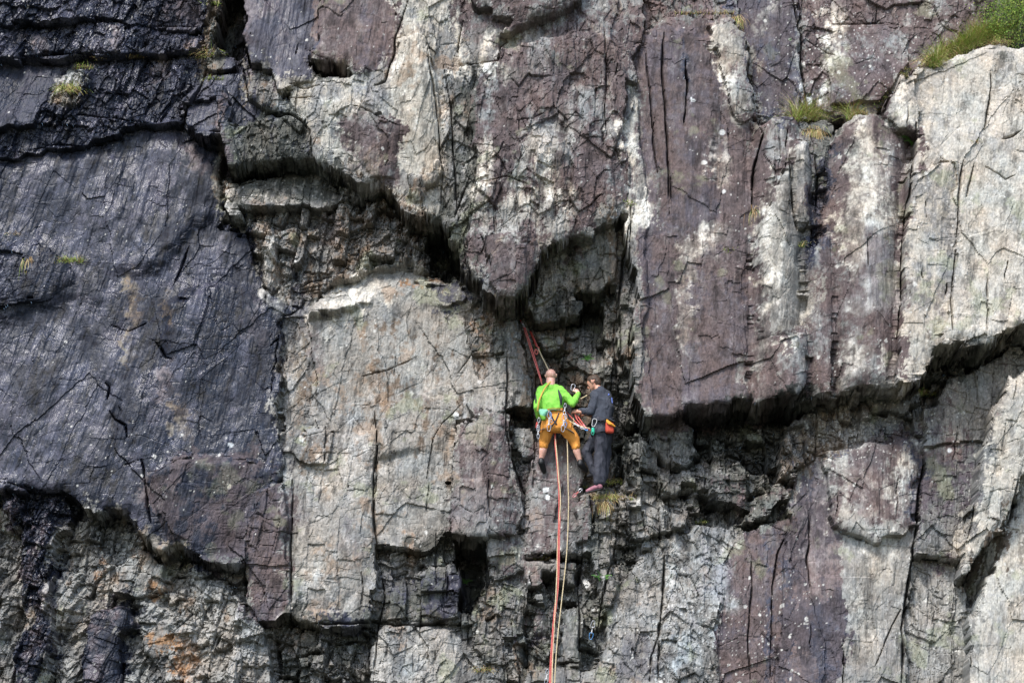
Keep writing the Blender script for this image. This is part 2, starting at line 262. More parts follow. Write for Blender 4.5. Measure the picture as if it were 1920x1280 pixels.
('dark_band','GRD','BLK',.5, .55,0,.1, .5,5,.08, [(1335,800),(1380,785),(1385,815),(1350,828),(1335,825)]),
('dark_band','PUR','PUD',.4, 1.1,0,0, .2,4,.06, [(1450,712),(1512,706),(1515,742),(1450,757)]),
('dark_band','PUD','GRD',.4, .95,0,0, .3,4,.06, [(1394,740),(1446,722),(1448,756),(1394,762)]),
('dark_band','GRB','GRD',.5, .75,.1,.2, .5,3,.05, [(1222,798),(1262,786),(1300,800),(1318,850),(1290,872),(1250,866),(1228,840)]),
('dark_band','GRB','GRD',.5, .72,0,-.3, .6,3,.04, [(1240,885),(1330,868),(1400,875),(1398,905),(1330,915),(1245,925)]),
('dark_band','GRD','PUR',.5, .8,-.1,0, .5,3,.04, [(1330,900),(1372,885),(1395,905),(1388,950),(1350,958),(1325,940)]),
('dark_band','PUR','GRD',.4, .7,0,0, .5,3,.04, [(1385,935),(1430,915),(1462,900),(1470,930),(1440,965),(1395,985)]),
('dark_band','GRB','GRY',.5, .66,0,-.2, .7,3,.04, [(1165,925),(1240,930),(1300,940),(1290,985),(1240,1000),(1180,1010)]),
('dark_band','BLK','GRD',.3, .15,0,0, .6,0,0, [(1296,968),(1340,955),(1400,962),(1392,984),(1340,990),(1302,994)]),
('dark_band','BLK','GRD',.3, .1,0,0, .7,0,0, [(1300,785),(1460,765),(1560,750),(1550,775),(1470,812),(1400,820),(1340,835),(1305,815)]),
('mossy_ledge','GRB','BRN',.5, .75,-.05,-.15, .6,5,.06, [(1470,815),(1540,755),(1580,738),(1722,726),(1732,742),(1730,825),(1640,822),(1560,850),(1500,885),(1462,900),(1458,850)]),
('mossy_ledge','GRB','GRY',.5, .85,0,-.1, .3,3,.05, [(1612,736),(1722,727),(1727,760),(1700,775),(1640,770)]),
('blocks','GRB','GRY',.4, .85,0,-.05, .35,4,.05, [(1735,760),(1775,755),(1778,800),(1770,900),(1740,900)]),
('right_wall','GRY','PUR',.35, .95,-.05,-.05, .35,6,.08, [(1740,800),(1772,705),(1830,690),(1900,655),(2000,640),(2000,770),(1900,720),(1870,760),(1850,830),(1830,900),(1812,1000),(1802,1046),(1716,1040),(1722,900),(1734,820)]),
('right_wall','GRB','PUD',.45, .88,-.1,0, .35,6,.08, [(1735,840),(1800,830),(1850,830),(1830,900),(1812,1000),(1802,1046),(1716,1040),(1722,900)]),
('purple_slab','PUD','SLT',.4, .8,0,-.05, .3,4,.05, [(1485,890),(1550,850),(1640,824),(1734,822),(1722,950),(1708,1050),(1700,1150),(1690,1360),(1442,1360),(1446,1100),(1470,1000)]),
('purple_slab','PUD','PUR',.4, .9,.1,-.06, .2,12,-1, [(1518,900),(1550,865),(1600,850),(1620,1000),(1600,1100),(1540,1140),(1525,1360),(1460,1360),(1490,1100),(1515,960)]),
('purple_slab','GRY','GRB',.45, .92,-.1,-.05, .3,14,-1, [(1600,1000),(1715,990),(1706,1060),(1698,1150),(1688,1360),(1580,1360),(1570,1250),(1590,1120)]),
('purple_slab','PUR','GRY',.42, 1.05,-.08,-.02, .28,8,.1, [(1545,852),(1640,826),(1720,830),(1716,930),(1708,985),(1640,1016),(1625,1008),(1590,1000),(1562,985),(1556,925)]),
('white_slab','GRB','WHT',.55, .62,.05,-.10, .5,4,.05, [(1245,1018),(1262,1000),(1290,1002),(1310,985),(1345,992),(1388,984),(1402,1010),(1362,1100),(1340,1360),(1118,1360),(1118,1280),(1140,1150),(1160,1095),(1200,1045)]),
('white_slab','GRY','GRB',.45, .66,0,-.12, .45,6,.06, [(1245,1015),(1250,1100),(1238,1200),(1232,1360),(1118,1360),(1118,1280),(1142,1150),(1165,1095),(1205,1048)]),
('purple_slab','PUR','PUD',.4, .68,0,-.05, .3,6,.06, [(1372,1015),(1400,1000),(1480,965),(1470,1080),(1450,1360),(1325,1360),(1350,1150),(1362,1100)]),
('right_wall','GRY','GRB',.4, .62,0,-.05, .4,6,.08, [(1712,1052),(1802,1054),(1812,1110),(1812,1360),(1692,1360),(1700,1200)]),
('white_fin','PAL','GRY',.4, 1.5,.1,.1, .25,8,.12, [(1900,716),(1950,690),(2000,680),(2000,850),(1912,890),(1892,965),(1880,990),(1840,1036),(1806,1100),(1800,1082),(1815,1000),(1830,900),(1850,830),(1872,760)]),
('white_fin','BRN','BLK',.35, .75,.9,.6, .3,0,0, [(1806,1102),(1842,1036),(1884,986),(1890,1010),(1868,1080),(1825,1136)]),
('white_fin','PAL','GRY',.45, 1.15,-.1,-.05, .25,8,.1, [(1884,1000),(1898,950),(1912,890),(2000,840),(2000,1360),(1812,1360),(1816,1160),(1838,1130),(1870,1075)]),
]
# cracks: width px, depth m, points
CRACKS = [
(1.6,.18,[(680,706),(700,700),(725,694),(755,682),(785,668)]),
(2.0,.22,[(703,760),(706,830),(700,900),(702,1000),(712,1060)]),
(1.8,.2,[(548,900),(546,1000),(545,1100),(544,1165)]),
(1.2,.12,[(800,900),(812,820),(830,790),(870,750)]),
(1.4,.12,[(860,700),(885,660),(900,655)]),
(1.6,.16,[(950,640),(952,700),(948,800),(960,860),(985,930),(982,1000)]),
(1.6,.18,[(766,0),(740,70),(738,100),(722,150),(700,160)]),
(1.4,.14,[(800,80),(805,130),(815,180),(822,240),(828,330),(826,400)]),
(1.2,.12,[(655,195),(680,200),(705,215),(745,235)]),
(1.6,.15,[(860,100),(858,95),(865,60),(870,40)]),
(1.4,.14,[(872,120),(900,118),(935,112),(940,90),(960,75)]),
(2.2,.3,[(945,72),(980,46),(1040,28),(1085,4)]),
(1.4,.12,[(970,225),(1000,222),(1020,212)]),
(1.2,.12,[(1132,40),(1135,120),(1134,200),(1140,260)]),
(1.4,.15,[(1210,90),(1218,180),(1226,280),(1232,330)]),
(1.4,.14,[(1180,380),(1184,430),(1180,500)]),
(1.6,.18,[(1245,60),(1240,130),(1250,260),(1255,400)]),
(1.6,.2,[(1285,110),(1288,160),(1282,240)]),
(1.8,.2,[(1482,-20),(1495,40),(1502,70),(1500,120),(1512,190),(1515,215)]),
(1.5,.16,[(1510,75),(1545,95),(1565,102)]),
(1.3,.12,[(1555,45),(1610,44),(1665,42)]),
(2.0,.25,[(1418,228),(1430,250),(1412,330),(1408,400)]),
(1.6,.16,[(1480,290),(1484,360),(1492,420),(1495,440)]),
(1.8,.2,[(1528,290),(1532,330),(1530,400)]),
(2.6,.5,[(1718,230),(1716,280),(1708,350),(1697,420),(1690,560),(1682,700)]),
(1.6,.18,[(1856,130),(1858,160),(1852,210),(1846,240)]),
(1.4,.14,[(1806,300),(1800,330),(1797,400),(1790,480)]),
(1.6,.18,[(1790,470),(1785,560),(1788,620)]),
(1.2,.1,[(1825,305),(1815,350),(1812,370)]),
(1.4,.12,[(1850,620),(1852,560),(1853,510)]),
(1.4,.12,[(1845,312),(1872,325),(1885,335),(1905,325)]),
(1.6,.14,[(1880,260),(1900,255),(1915,245)]),
(2.6,.45,[(1733,850),(1728,900),(1720,970),(1712,1040),(1705,1080),(1696,1150),(1690,1180)]),
(2.6,.4,[(1712,1044),(1745,1048),(1802,1050)]),
(2.0,.25,[(1830,860),(1832,930),(1815,1010)]),
(1.8,.2,[(1690,1160),(1694,1220),(1688,1290)]),
(1.6,.16,[(1516,950),(1518,1020),(1512,1050),(1520,1100)]),
(1.4,.14,[(1478,1000),(1460,1030),(1448,1100),(1446,1290)]),
(1.4,.14,[(1410,1040),(1408,1120),(1402,1200),(1408,1290)]),
(2.0,.22,[(1245,1040),(1243,1100),(1236,1180),(1234,1290)]),
(1.4,.14,[(1215,1290),(1222,1230),(1245,1160)]),
(2.0,.25,[(1560,985),(1590,1000),(1625,1010),(1640,1018)]),
(1.4,.14,[(1640,1250),(1670,1180),(1690,1140)]),
(1.8,.18,[(1910,890),(1895,970),(1890,985)]),
(1.6,.16,[(560,540),(580,528),(620,520)]),
(1.6,.16,[(520,590),(545,588),(570,568)]),
(1.8,.2,[(388,140),(372,170),(352,200),(342,235),(338,240)]),
(1.4,.15,[(455,122),(460,150),(467,190),(500,205),(520,215)]),
(2.0,.25,[(468,186),(498,204),(520,218),(545,212),(565,225),(582,242),(586,290)]),
(1.4,.16,[(540,155),(570,165),(600,158)]),
(1.4,.16,[(545,184),(590,180)]),
(1.6,.16,[(425,355),(460,345),(480,340)]),
(2.0,.22,[(285,635),(300,650),(310,668),(325,672)]),
(1.4,.14,[(355,460),(340,500),(325,535)]),
(1.4,.12,[(205,610),(245,620),(275,605)]),
(1.8,.2,[(195,715),(205,725),(200,750)]),
(1.8,.22,[(205,770),(215,785),(235,795),(238,820)]),
(1.6,.16,[(-5,900),(60,915),(110,925),(135,930)]),
(1.6,.16,[(230,870),(265,860),(272,900),(278,960),(282,980)]),
(1.4,.14,[(-5,1045),(20,1042)]),
(1.4,.14,[(130,1170),(165,1165),(168,1150)]),
(1.4,.12,[(272,1108),(330,1112),(360,1120)]),
(1.4,.12,[(345,1135),(360,1150),(330,1180)]),
(2.0,.25,[(545,1165),(620,1168),(700,1165),(740,1172),(860,1170)]),
(1.6,.18,[(712,1060),(720,1120),(708,1180),(700,1280)]),
(1.4,.14,[(818,1000),(816,1100)]),
(1.8,.2,[(984,1040),(1060,1044),(1110,1042)]),
(1.6,.18,[(1084,1045),(1084,1120),(1085,1240)]),
(1.6,.18,[(1160,960),(1150,1040),(1130,1120),(1118,1200)]),
(1.4,.14,[(1110,1010),(1112,960),(1106,930)]),
(1.6,.18,[(985,600),(1010,650),(1030,680)]),
(1.8,.2,[(1030,665),(1045,672),(1060,665),(1085,650)]),
(1.6,.16,[(1062,675),(1080,690),(1105,700)]),
(1.8,.2,[(1186,400),(1170,480),(1160,560),(1168,700)]),
(1.4,.12,[(1150,600),(1155,700),(1165,780)]),
(1.4,.12,[(870,470),(880,510),(905,540)]),
(1.6,.16,[(900,440),(910,460),(912,500)]),
(1.2,.1,[(905,340),(950,330),(990,345)]),
(1.4,.16,[(832,120),(845,200),(850,300),(860,420)]),
(1.4,.14,[(880,330),(862,380),(852,410)]),
(1.2,.1,[(60,280),(110,270),(200,276)]),
(1.8,.2,[(-5,108),(60,104),(120,100),(200,98),(300,102)]),
(1.2,.12,[(120,42),(210,42),(300,48),(370,50)]),
(1.8,.2,[(140,215),(220,222),(280,230)]),
]
# patches of colour that belong to the rock itself: kind, x, y, rx, ry, lean, strength
PATCH = [
('PAL',808,230,34,130,.0,.8),('PAL',770,120,40,90,.1,.8),('PAL',800,380,24,40,0,.8),
('WHT',690,180,50,30,0,.6),('PAL',650,190,40,26,.2,.5),
('PUR',690,275,42,52,0,.9),('PUR',920,50,40,24,0,.8),('PAL',950,140,34,24,0,.6),('PAL',965,80,26,20,0,.5),
('PAL',905,330,26,70,0,.7),('PAL',1030,320,26,60,0,.7),('PAL',1000,370,60,20,0,.4),('PAL',1075,380,24,40,0,.5),('GRB',1060,250,40,60,0,.5),
('PAL',1185,230,14,100,0,.8),('PAL',1195,400,16,60,0,.7),
('PAL',1365,110,22,80,.1,.7),('PAL',1380,200,18,40,0,.5),('PAL',1320,460,50,40,-.5,.55),('PAL',1290,560,16,120,0,.45),('PAL',1340,300,22,60,.2,.4),
('PAL',1560,80,22,60,0,.7),('PAL',1550,170,12,40,0,.5),('PAL',1560,20,40,20,0,.4),('GRB',1440,30,10,50,-.2,.6),
('PAL',1610,300,34,100,.0,.95),('PAL',1640,400,36,70,0,.85),('PAL',1595,430,24,80,0,.8),('PAL',1660,300,26,60,0,.5),('GRY',1640,560,60,30,.6,.6),('GRY',1600,680,30,60,0,.7),('PAL',1670,690,18,40,0,.4),
('PAL',1450,440,34,90,0,.9),('PAL',1500,290,16,40,0,.6),('GRY',1425,620,18,110,0,.6),('GRY',1470,560,14,60,0,.5),
('PUD',1650,520,44,90,.2,.5),('PUR',1695,330,20,90,0,.8),('PUR',1560,380,14,80,0,.8),('PUR',1545,560,14,100,0,.8),
('PUD',1290,150,24,80,0,.9),('DRK',1285,130,14,60,0,.95),('DRK',1520,440,20,60,0,.8),
('PUR',1770,560,10,60,.1,.4),('BRN',1780,640,40,18,0,.6),
('PUD',1250,620,30,120,0,.5),('PUD',1370,640,20,90,0,.5),('WHT',1330,1070,44,90,.35,.85),('WHT',1275,1190,40,80,.3,.7),('WHT',1340,1010,40,24,0,.5),('DRK',545,700,10,110,0,.7),('DRK',560,560,16,60,.2,.6),('SLT',535,840,12,60,0,.6),('GRY',500,470,22,60,0,.8),('SLT',548,620,22,60,.1,.6),('GRY',505,540,16,40,.2,.6),('PUD',540,960,26,60,0,.5),('SLT',600,1100,30,40,0,.4),('PUR',905,880,44,100,0,.8),('PUR',860,960,24,60,0,.7),('GRY',700,870,60,90,0,.4),('PUR',1020,160,70,60,0,.6),('PUR',950,500,40,50,0,.6),('PUD',480,600,20,70,.1,.4),('SLT',720,1080,40,30,0,.4),('SLT',830,1120,40,50,0,.7),('PUD',660,1020,20,60,0,.3),('GRB',1200,1120,40,70,0,.4),('SLT',1200,1240,50,40,0,.4),
('PUD',1540,980,30,110,.1,.7),('SLT',1530,1200,18,80,0,.6),('PUR',1630,910,34,80,.1,.8),('PAL',1690,900,22,60,0,.4),('PAL',1660,1050,40,60,0,.5),('PAL',1620,1180,30,70,.2,.4),
('PUR',1760,880,10,60,0,.5),('PUD',1760,780,14,60,0,.5),
('PUR',900,890,46,110,0,.8),('PUR',1010,1000,26,60,0,.6),('PUR',800,740,16,26,0,.5),('PUR',595,650,20,60,0,.6),('SLT',830,545,30,16,0,.6),
('RST',775,540,12,10,0,.8),('RST',820,520,8,8,0,.8),('RST',930,620,10,40,0,.6),('RST',905,600,12,30,0,.5),('RST',1040,690,20,14,0,.4),
('PAL',680,545,70,22,-.3,.4),('PAL',640,560,40,16,-.3,.4),('PAL',800,700,40,60,.5,.3),('PAL',620,890,50,40,0,.3),('PAL',600,1060,40,70,0,.35),
('RST',355,1240,22,70,.1,.8),('RST',290,1110,18,20,0,.8),('RST',185,1060,8,50,0,.6),('RST',300,1190,24,14,0,.6),('RST',640,1040,50,40,0,.25),('RST',770,1020,20,30,0,.4),
('GRY',280,1060,60,40,0,.4),('PAL',140,1020,30,60,0,.3),('GRY',420,1180,60,80,0,.4),('PAL',100,1160,20,60,.2,.3),
('BRN',245,570,14,70,0,.6),('BRN',232,660,8,40,0,.5),('BRN',312,575,8,30,0,.6),('PUD',310,720,14,60,0,.6),('BRN',345,790,18,40,0,.5),
('PUD',345,20,34,34,0,.9),('PUD',360,80,14,24,0,.8),('PUD',305,125,20,26,-.4,.8),('PUD',215,72,16,26,0,.8),('PUD',70,80,16,20,0,.7),
('GRY',130,160,30,30,0,.6),('BRN',130,195,30,14,0,.5),('PUD',380,300,20,40,.5,.6),
('SLT',560,60,40,90,0,.6),('PUR',620,80,24,60,0,.7),('PUD',470,60,10,60,0,.6),('GRY',500,450,24,50,0,.6),('PUR',620,420,30,30,0,.4),('GRY',620,380,30,16,0,.4),
('GRY',540,760,24,200,0,.4),('BRN',555,700,14,120,0,.4),('RST',1000,1090,12,30,0,.2),('GRY',1040,1200,20,30,0,.3),
('WHT',852,778,7,8,0,1.),('WHT',427,910,5,5,0,1.),('WHT',528,770,4,5,0,1.),('WHT',567,822,4,8,0,1.),('WHT',1022,917,6,5,0,1.),('WHT',1027,932,4,6,0,1.),('WHT',1098,1094,7,9,0,1.),('WHT',983,858,5,8,0,1.),('WHT',1354,250,6,5,0,1.),('WHT',1318,303,6,4,0,1.),('WHT',1355,360,4,4,0,.9),('WHT',585,120,5,5,0,1.),('WHT',898,718,5,4,0,.9),('WHT',1780,845,5,5,0,1.),('WHT',431,835,5,5,0,.8),('WHT',1460,330,4,4,0,.9),('WHT',1298,188,6,4,0,.9),('WHT',1500,165,4,9,0,.9),('WHT',1516,188,6,9,0,.9),
('GRB',1600,810,60,36,0,.5),('BRN',1560,790,50,30,0,.6),('BRN',1520,830,40,30,0,.5),
]

RANK = dict(rock_face=0, lower_wall=1, wet_wall=2, recess=4, grey_slab=4, pale_wall=5, side_wall=6, pedestal=6, column=6, boulder=6, alcove=6, cave=6,
 upper_wall=7, dark_band=8, mossy_ledge=8, right_wall=8, blocks=8, block=9, dark_slab=9, crevice=9)
SLABS.sort(key=lambda s: RANK.get(s[0], 10))
def ext(p):
    return [(-260 if x <= -80 else 2180 if x >= 2000 else x, -260 if y <= -80 else 1540 if y >= 1360 else y) for x, y in p]
CELL = .0140
XA, XB = at(-230, 640, 0).x, at(2150, 640, 0).x
ZA, ZB = at(960, 1510, 0).z, at(960, -230, 0).z
nx = int((XB-XA)/CELL); nz = int((ZB-ZA)/CELL)
xs = np.linspace(XA, XB, nx); zs = np.linspace(ZA, ZB, nz)
X, Z = np.meshgrid(xs, zs)
X = X.astype(np.float64); Z = Z.astype(np.float64)
ZC = at(960, 640, 0).z
lean = np.interp(X, [XA, -6.5, -4.5, -.5, 5.0, 7.5, XB], [.30, .26, .16, .03, .0, .14, .16])
SS = X - lean*(Z - ZC)            # across the cleavage
TT = Z
# jagged but shared displacement of every outline
wu = 7*fbm(X*1.6, Z*1.6, 3, 3) + 2.5*fbm(X*7, Z*7, 5, 2)
wv = 6*fbm(X*1.6+9, Z*1.6, 7, 3) + 2.5*fbm(X*7, Z*7+5, 9, 2)
fj, _ = facets(SS*6, TT*3.5, 31); wu = wu + fj*5; fj, _ = facets(SS*5, TT*4, 37); wv = wv + fj*8
D = np.zeros(X.shape); OWN = np.zeros(X.shape, np.int32); RGH = np.zeros(X.shape)
C1 = np.zeros(X.shape + (3,), np.float32); C2 = C1.copy(); SH = np.zeros(X.shape); WT = np.zeros(X.shape); IDN = np.zeros(X.shape)
def inside_dist(U, V, P):
    ins = np.zeros(U.shape, bool); dm = np.full(U.shape, 1e9)
    n = len(P)
    for k in range(n):
        x1, y1 = P[k]; x2, y2 = P[(k+1) % n]
        if y1 != y2:
            c = ((y1 > V) != (y2 > V)) & (U < (x2-x1)*(V-y1)/(y2-y1) + x1); ins ^= c
        ex, ey = x2-x1, y2-y1; L = ex*ex + ey*ey + 1e-9
        t = np.clip(((U-x1)*ex + (V-y1)*ey)/L, 0, 1)
        dm = np.minimum(dm, (U-x1-t*ex)**2 + (V-y1-t*ey)**2)
    return ins, np.sqrt(dm)
def window(P, d, pad=25):
    us = [p[0] for p in P]; v_ = [p[1] for p in P]
    a = at(min(us)-pad, 640, d).x; b = at(max(us)+pad, 640, d).x
    m = 1.06
    c = at(960, max(v_)+pad, d).z - .4; e = at(960, min(v_)-pad, d).z + .4
    i0, i1 = np.searchsorted(xs, [min(a, a*m), max(b, b*m)]); j0, j1 = np.searchsorted(zs, [c, e])
    return slice(max(j0, 0), max(j1, 1)), slice(max(i0, 0), max(i1, 1))
PARTS = []
for q, (pn, ka, kb, share, d0, sx, sz, rg, bw, bd, poly) in enumerate(SLABS):
    d0 = .8 + (d0 - .8)*{'cave':.95, 'pillar':.85, 'white_buttress':.85, 'white_fin':1.0, 'purple_nose':.85, 'purple_wall':.85, 'pale_buttress':.8}.get(pn, .72)
    P = ext(poly); w = window(P, d0)
    Xw, Zw = X[w], Z[w]
    if Xw.size == 0: continue
    cu = sum(p[0] for p in poly)/len(poly); cv = sum(p[1] for p in poly)/len(poly); c = at(cu, cv, d0)
    d = d0 + sx*(Xw - c.x) + sz*(Zw - c.z)
    U, V = project(Xw, d, Zw)
    ins, dist = inside_dist(U + wu[w], V + wv[w], P)
    if bd > 0: d = d - .55*bd*np.exp(-(dist/bw)) + bd*.3
    rd = {'pillar':.5, 'purple_nose':.16, 'purple_wall':.10, 'purple_slab':.08, 'pale_buttress':.12, 'boulder':.12, 'column':.06}.get(pn, 0)
    if rd and bd >= 0:
        hw = (max(p_[0] for p_ in poly) - min(p_[0] for p_ in poly))/2/M2P; mid = (max(p_[0] for p_ in poly) + min(p_[0] for p_ in poly))/2
        t_ = (Xw - at(mid, cv, d0).x)/hw; d = d + rd*(.35 - np.clip(t_*t_, 0, 1.6))*min(1.0, hw/.5)
    d = d + .10*vnoise(Xw*.9 + q*3.1, Zw*.9, 400+q)*min(1, rg*2)
    if bd < 0: k = np.where(ins, sstep(0, bw, dist), 0); D[w] = D[w]*(1-k) + d*k
    else: D[w] = np.where(ins, d, D[w])
    if pn not in PARTS: PARTS.append(pn)
    OWN[w] = np.where(ins, q, OWN[w]); RGH[w] = np.where(ins, rg, RGH[w])
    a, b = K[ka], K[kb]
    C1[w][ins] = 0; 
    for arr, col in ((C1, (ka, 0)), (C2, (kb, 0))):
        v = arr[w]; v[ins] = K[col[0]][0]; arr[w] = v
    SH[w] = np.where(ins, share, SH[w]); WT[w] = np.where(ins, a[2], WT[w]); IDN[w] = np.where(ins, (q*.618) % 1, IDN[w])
BLKY = dict(dark_band=1, blocks=1, side_wall=.9, lower_wall=.6, right_wall=.5, mossy_ledge=.8, alcove=.6, recess=.8, column=.9, cave=.8, grey_slab=.7, block=.4, pale_wall=.22, wet_wall=.22, pedestal=.4)
BL = np.array([BLKY.get(s_[0], .12) for s_ in SLABS], np.float32)[OWN]
# break outlines in blocks a hand wide instead of single slivers
def morph(A, k, f):
    B = A
    for i in range(-k, k+1):
        if i: B = f(B, np.roll(A, i, 1))
    return B
D = morph(morph(D, 3, np.maximum), 3, np.minimum); D = morph(morph(D, 3, np.minimum), 3, np.maximum)
# soften the roughness field a little
def blur(A, n=3):
    for _ in range(n):
        A = (A + np.roll(A, 1, 0) + np.roll(A, -1, 0) + np.roll(A, 1, 1) + np.roll(A, -1, 1))/5
    return A
R = blur(RGH, 6)
f1, e1 = facets(SS*1.3 + .008*wu, TT*.7, 51)
f2, e2 = facets(SS*3.6 + .003*wu, TT*1.9 + .003*wv, 61)
f3, e3 = facets(SS*9.5 + .004*wu, TT*4.6 + .004*wv, 71)
f4, e4 = facets(SS*24 + .01*wu, TT*11, 81)
st = afbm(SS*13, TT*1.1, 91, 4, .6); st2 = afbm(SS*34, TT*3.2, 95, 3, .6)
R2_ = R*sstep(.2, 1.2, R); Q = R*sstep(.12, .75, R); BL = blur(BL, 3)
bx = SS + .012*wu*.3 + .10*vnoise(X*1.3, Z*.9, 41) + .03*vnoise(X*4, Z*3, 43); by = TT + .10*SS + .012*wv*.3 + .14*vnoise(X*1.1, Z*.8, 45) + .04*vnoise(X*4.5, Z*3, 47)
k1, g1b = bricks(bx*1.7, by*1.3, 53); k2, g2b = bricks(bx*4.6, by*3.6, 63); k3, g3b = bricks(bx*11, by*8.5, 73); k4, g4b = bricks(bx*23, by*15, 79)
D += R*.18*f1*(1-.5*BL) + Q*(1-BL)*(.34*f2 + .15*f3 + .05*f4)
D += BL*(R*.24*k1 + Q*.44*k2 + Q*.10*k3 + Q*.02*k4)
w2_ = sstep(.05, .45, fbm(X*.85, Z*.85, 105, 3))*(1 - BL)*sstep(1.2, .4, R)
D += w2_*(.018 + .07*R)*(k2*.9 + k3*.22*sstep(0, .4, fbm(X*1.7, Z*1.7, 107, 2)))
D += .030*fbm(SS*2.2, TT*1.3, 101, 3, .5)*(1-.5*BL) + .008*(1-.6*BL)*fbm(SS*9, TT*4, 103, 3, .55)
st3 = afbm(SS*7, TT*.35, 97, 3, .7)
D += .012*st3*sstep(.0, .5, fbm(X*.7, Z*.5, 98, 2))
D += (.002 + .012*R)*st + (.003 + .005*R)*st2 + (.006 + .014*R)*fbm(SS*4, TT*2.6, 99, 3, .55)
# chips knocked out of the face and plates standing proud of it
fc, _ = facets(SS*6.0 - .2*TT, TT*4.2 + .3*SS, 83); fd, _ = facets(SS*2.4, TT*1.3 + .25*SS, 87); fe, _ = facets(SS*15, TT*9 + SS*2, 89)
where = sstep(-.25, .45, fbm(X*.9, Z*.9, 88, 3))
D -= (.003 + .09*Q)*sstep(.50, .53, fc + .25*where)*where + (.006 + .06*Q)*sstep(.45, .47, fd)
D += (.006 + .05*Q)*sstep(.55, .57, -fd) - (.002 + .04*Q)*sstep(.50, .55, fe)*where
# open joints along some cell edges, only where they are broken enough
j2 = (1-BL)*np.clip(1 - e2/.05, 0, 1)*sstep(.0, .5, fbm(X*1.1, Z*1.1, 111, 2) + R - .45)
D -= .07*j2*np.clip(R*1.4 - .2, 0, 1)
D -= BL*(.09*np.clip(1 - g2b/.045, 0, 1)*sstep(-.3, .3, fbm(X*1.3, Z*1.3, 115, 2)) + .03*np.clip(1 - g3b/.06, 0, 1)*sstep(.1, .6, fbm(X*2.3, Z*2.3, 117, 2)))*np.clip(R*1.3, .1, 1)
j3 = np.clip(1 - e3/.06, 0, 1)*sstep(.15, .6, fbm(X*1.9, Z*1.9, 113, 2) + R - .45)
D -= .05*j3*np.clip(R*1.6 - .3, 0, 1)
U, V = project(X, D, Z)
rc = random.Random(5)
for k in range(60):               # thin cleavage cracks with kinks
    u = rc.uniform(430, 1930); v = rc.uniform(0, 1280); L_ = rc.choice((25, 40, 60, 90, 140)); ln = np.interp(u, [0, 500, 900, 1500, 1900], [.3, .12, .0, -.02, .14])
    if u < 1400 and rc.random() < .2: ln = rc.choice((-1.2, 1.1, 2.2, -2.4)); L_ *= .4
    pts, y = [], v
    while y < v + L_: pts.append((u - ln*(y - v) + rc.uniform(-2.5, 2.5), y)); y += rc.uniform(8, 22)
    if len(pts) > 2: CRACKS.append((rc.uniform(.7, 1.3), rc.uniform(.05, .14), pts))
for wd, dp, pts in CRACKS:
    wd = wd*.72; dp = dp*.85
    w = window(pts, .9, 60); Uw = U[w] + wu[w]*.22; Vw = V[w] + wv[w]*.22
    if Uw.size == 0: continue
    dm = np.full(Uw.shape, 1e9); sm = np.zeros(Uw.shape); sd_ = np.zeros(Uw.shape); n_ = len(pts)-1
    for k in range(n_):
        (x1, y1), (x2, y2) = pts[k], pts[k+1]; ex, ey = x2-x1, y2-y1; L = ex*ex+ey*ey+1e-9
        t = np.clip(((Uw-x1)*ex + (Vw-y1)*ey)/L, 0, 1)
        dd_ = (Uw-x1-t*ex)**2 + (Vw-y1-t*ey)**2; nb = dd_ < dm
        sm = np.where(nb, (k + t)/n_, sm); sd_ = np.where(nb, np.sign((Uw-x1)*ey - (Vw-y1)*ex), sd_); dm = np.minimum(dm, dd_)
    tp = np.clip(1 - np.abs(2*sm - 1)**3, .0, 1); nv_ = vnoise(X[w]*6 + wd*9, Z[w]*6, 131)
    ww = wd*(.35 + .75*tp)*(1 + .75*nv_)
    D[w] -= dp*(.3 + .7*tp)*np.exp(-dm/(ww*ww)) + min(.05, dp*.28)*tp*np.exp(-np.sqrt(dm)/(10 + 6*nv_))*(sd_ > 0)
# colours of the rock
U, V = project(X, D, Z)
streak = afbm(SS*4.5, TT*.45, 201, 6, .7); blot = fbm(X*1.7, Z*1.7, 203, 6, .62); fine = fbm(X*11, Z*11, 205, 4, .75); grit = fbm(X*38, Z*38, 207, 2, .8)
mixn = .45*streak + .45*blot + .35*fine
cell = (f3*.7 + f4*.5)*(1-BL)*(.35 + Q) + (k2*.5 + k3*.7)*BL
m = sstep(-.12, .22, mixn + (SH - .5)*1.1 + cell*.25)[..., None]
sj = np.clip(np.arange(nz)[:, None] + (wv*1.2 + 10*fine + 20*blot).astype(int), 0, nz-1); si = np.clip(np.arange(nx)[None, :] + (wu*1.2 + 9*fine + 14*streak).astype(int), 0, nx-1)
C1 = C1[sj, si]; C2 = C2[sj, si]; WT = WT[sj, si]
COL = C1*(1-m) + C2*m
un = U + wu*2.2 + 14*fine; vn = V + wv*2.2 + 18*streak
for kd, x, y, rx, ry, ln, sg in PATCH:
    w = window([(x-rx-50, y-ry-60), (x+rx+50, y+ry+60)], 1.0, 40)
    big = rx > 9 or kd != 'WHT'
    uu = (un if big else U + wu*.4)[w] - x; vv = (vn if big else V + wv*.4)[w] - y
    uu = uu - ln*vv
    r = np.sqrt((uu/rx)**2 + (vv/ry)**2)
    k = sstep(1.15, .55, r)*sg if big else sstep(1.1, .8, r)*sg
    if big: k = np.clip(k*(.55 + .9*sstep(-.35, .3, fine[w] + .6*streak[w])), 0, 1)
    c0 = np.array(K[kd][0] if big else (.62, .62, .60), np.float32); c1_ = np.array(K[kd][1] if big else (.7, .7, .68), np.float32)
    mm = m[w]; cc = c0*(1-mm) + c1_*mm
    COL[w] = COL[w]*(1-k[..., None]) + cc*k[..., None]
    WT[w] = WT[w]*(1-k) + K[kd][2]*k
var = 1 + .20*streak + .16*blot + .24*fine + .16*grit + .16*cell
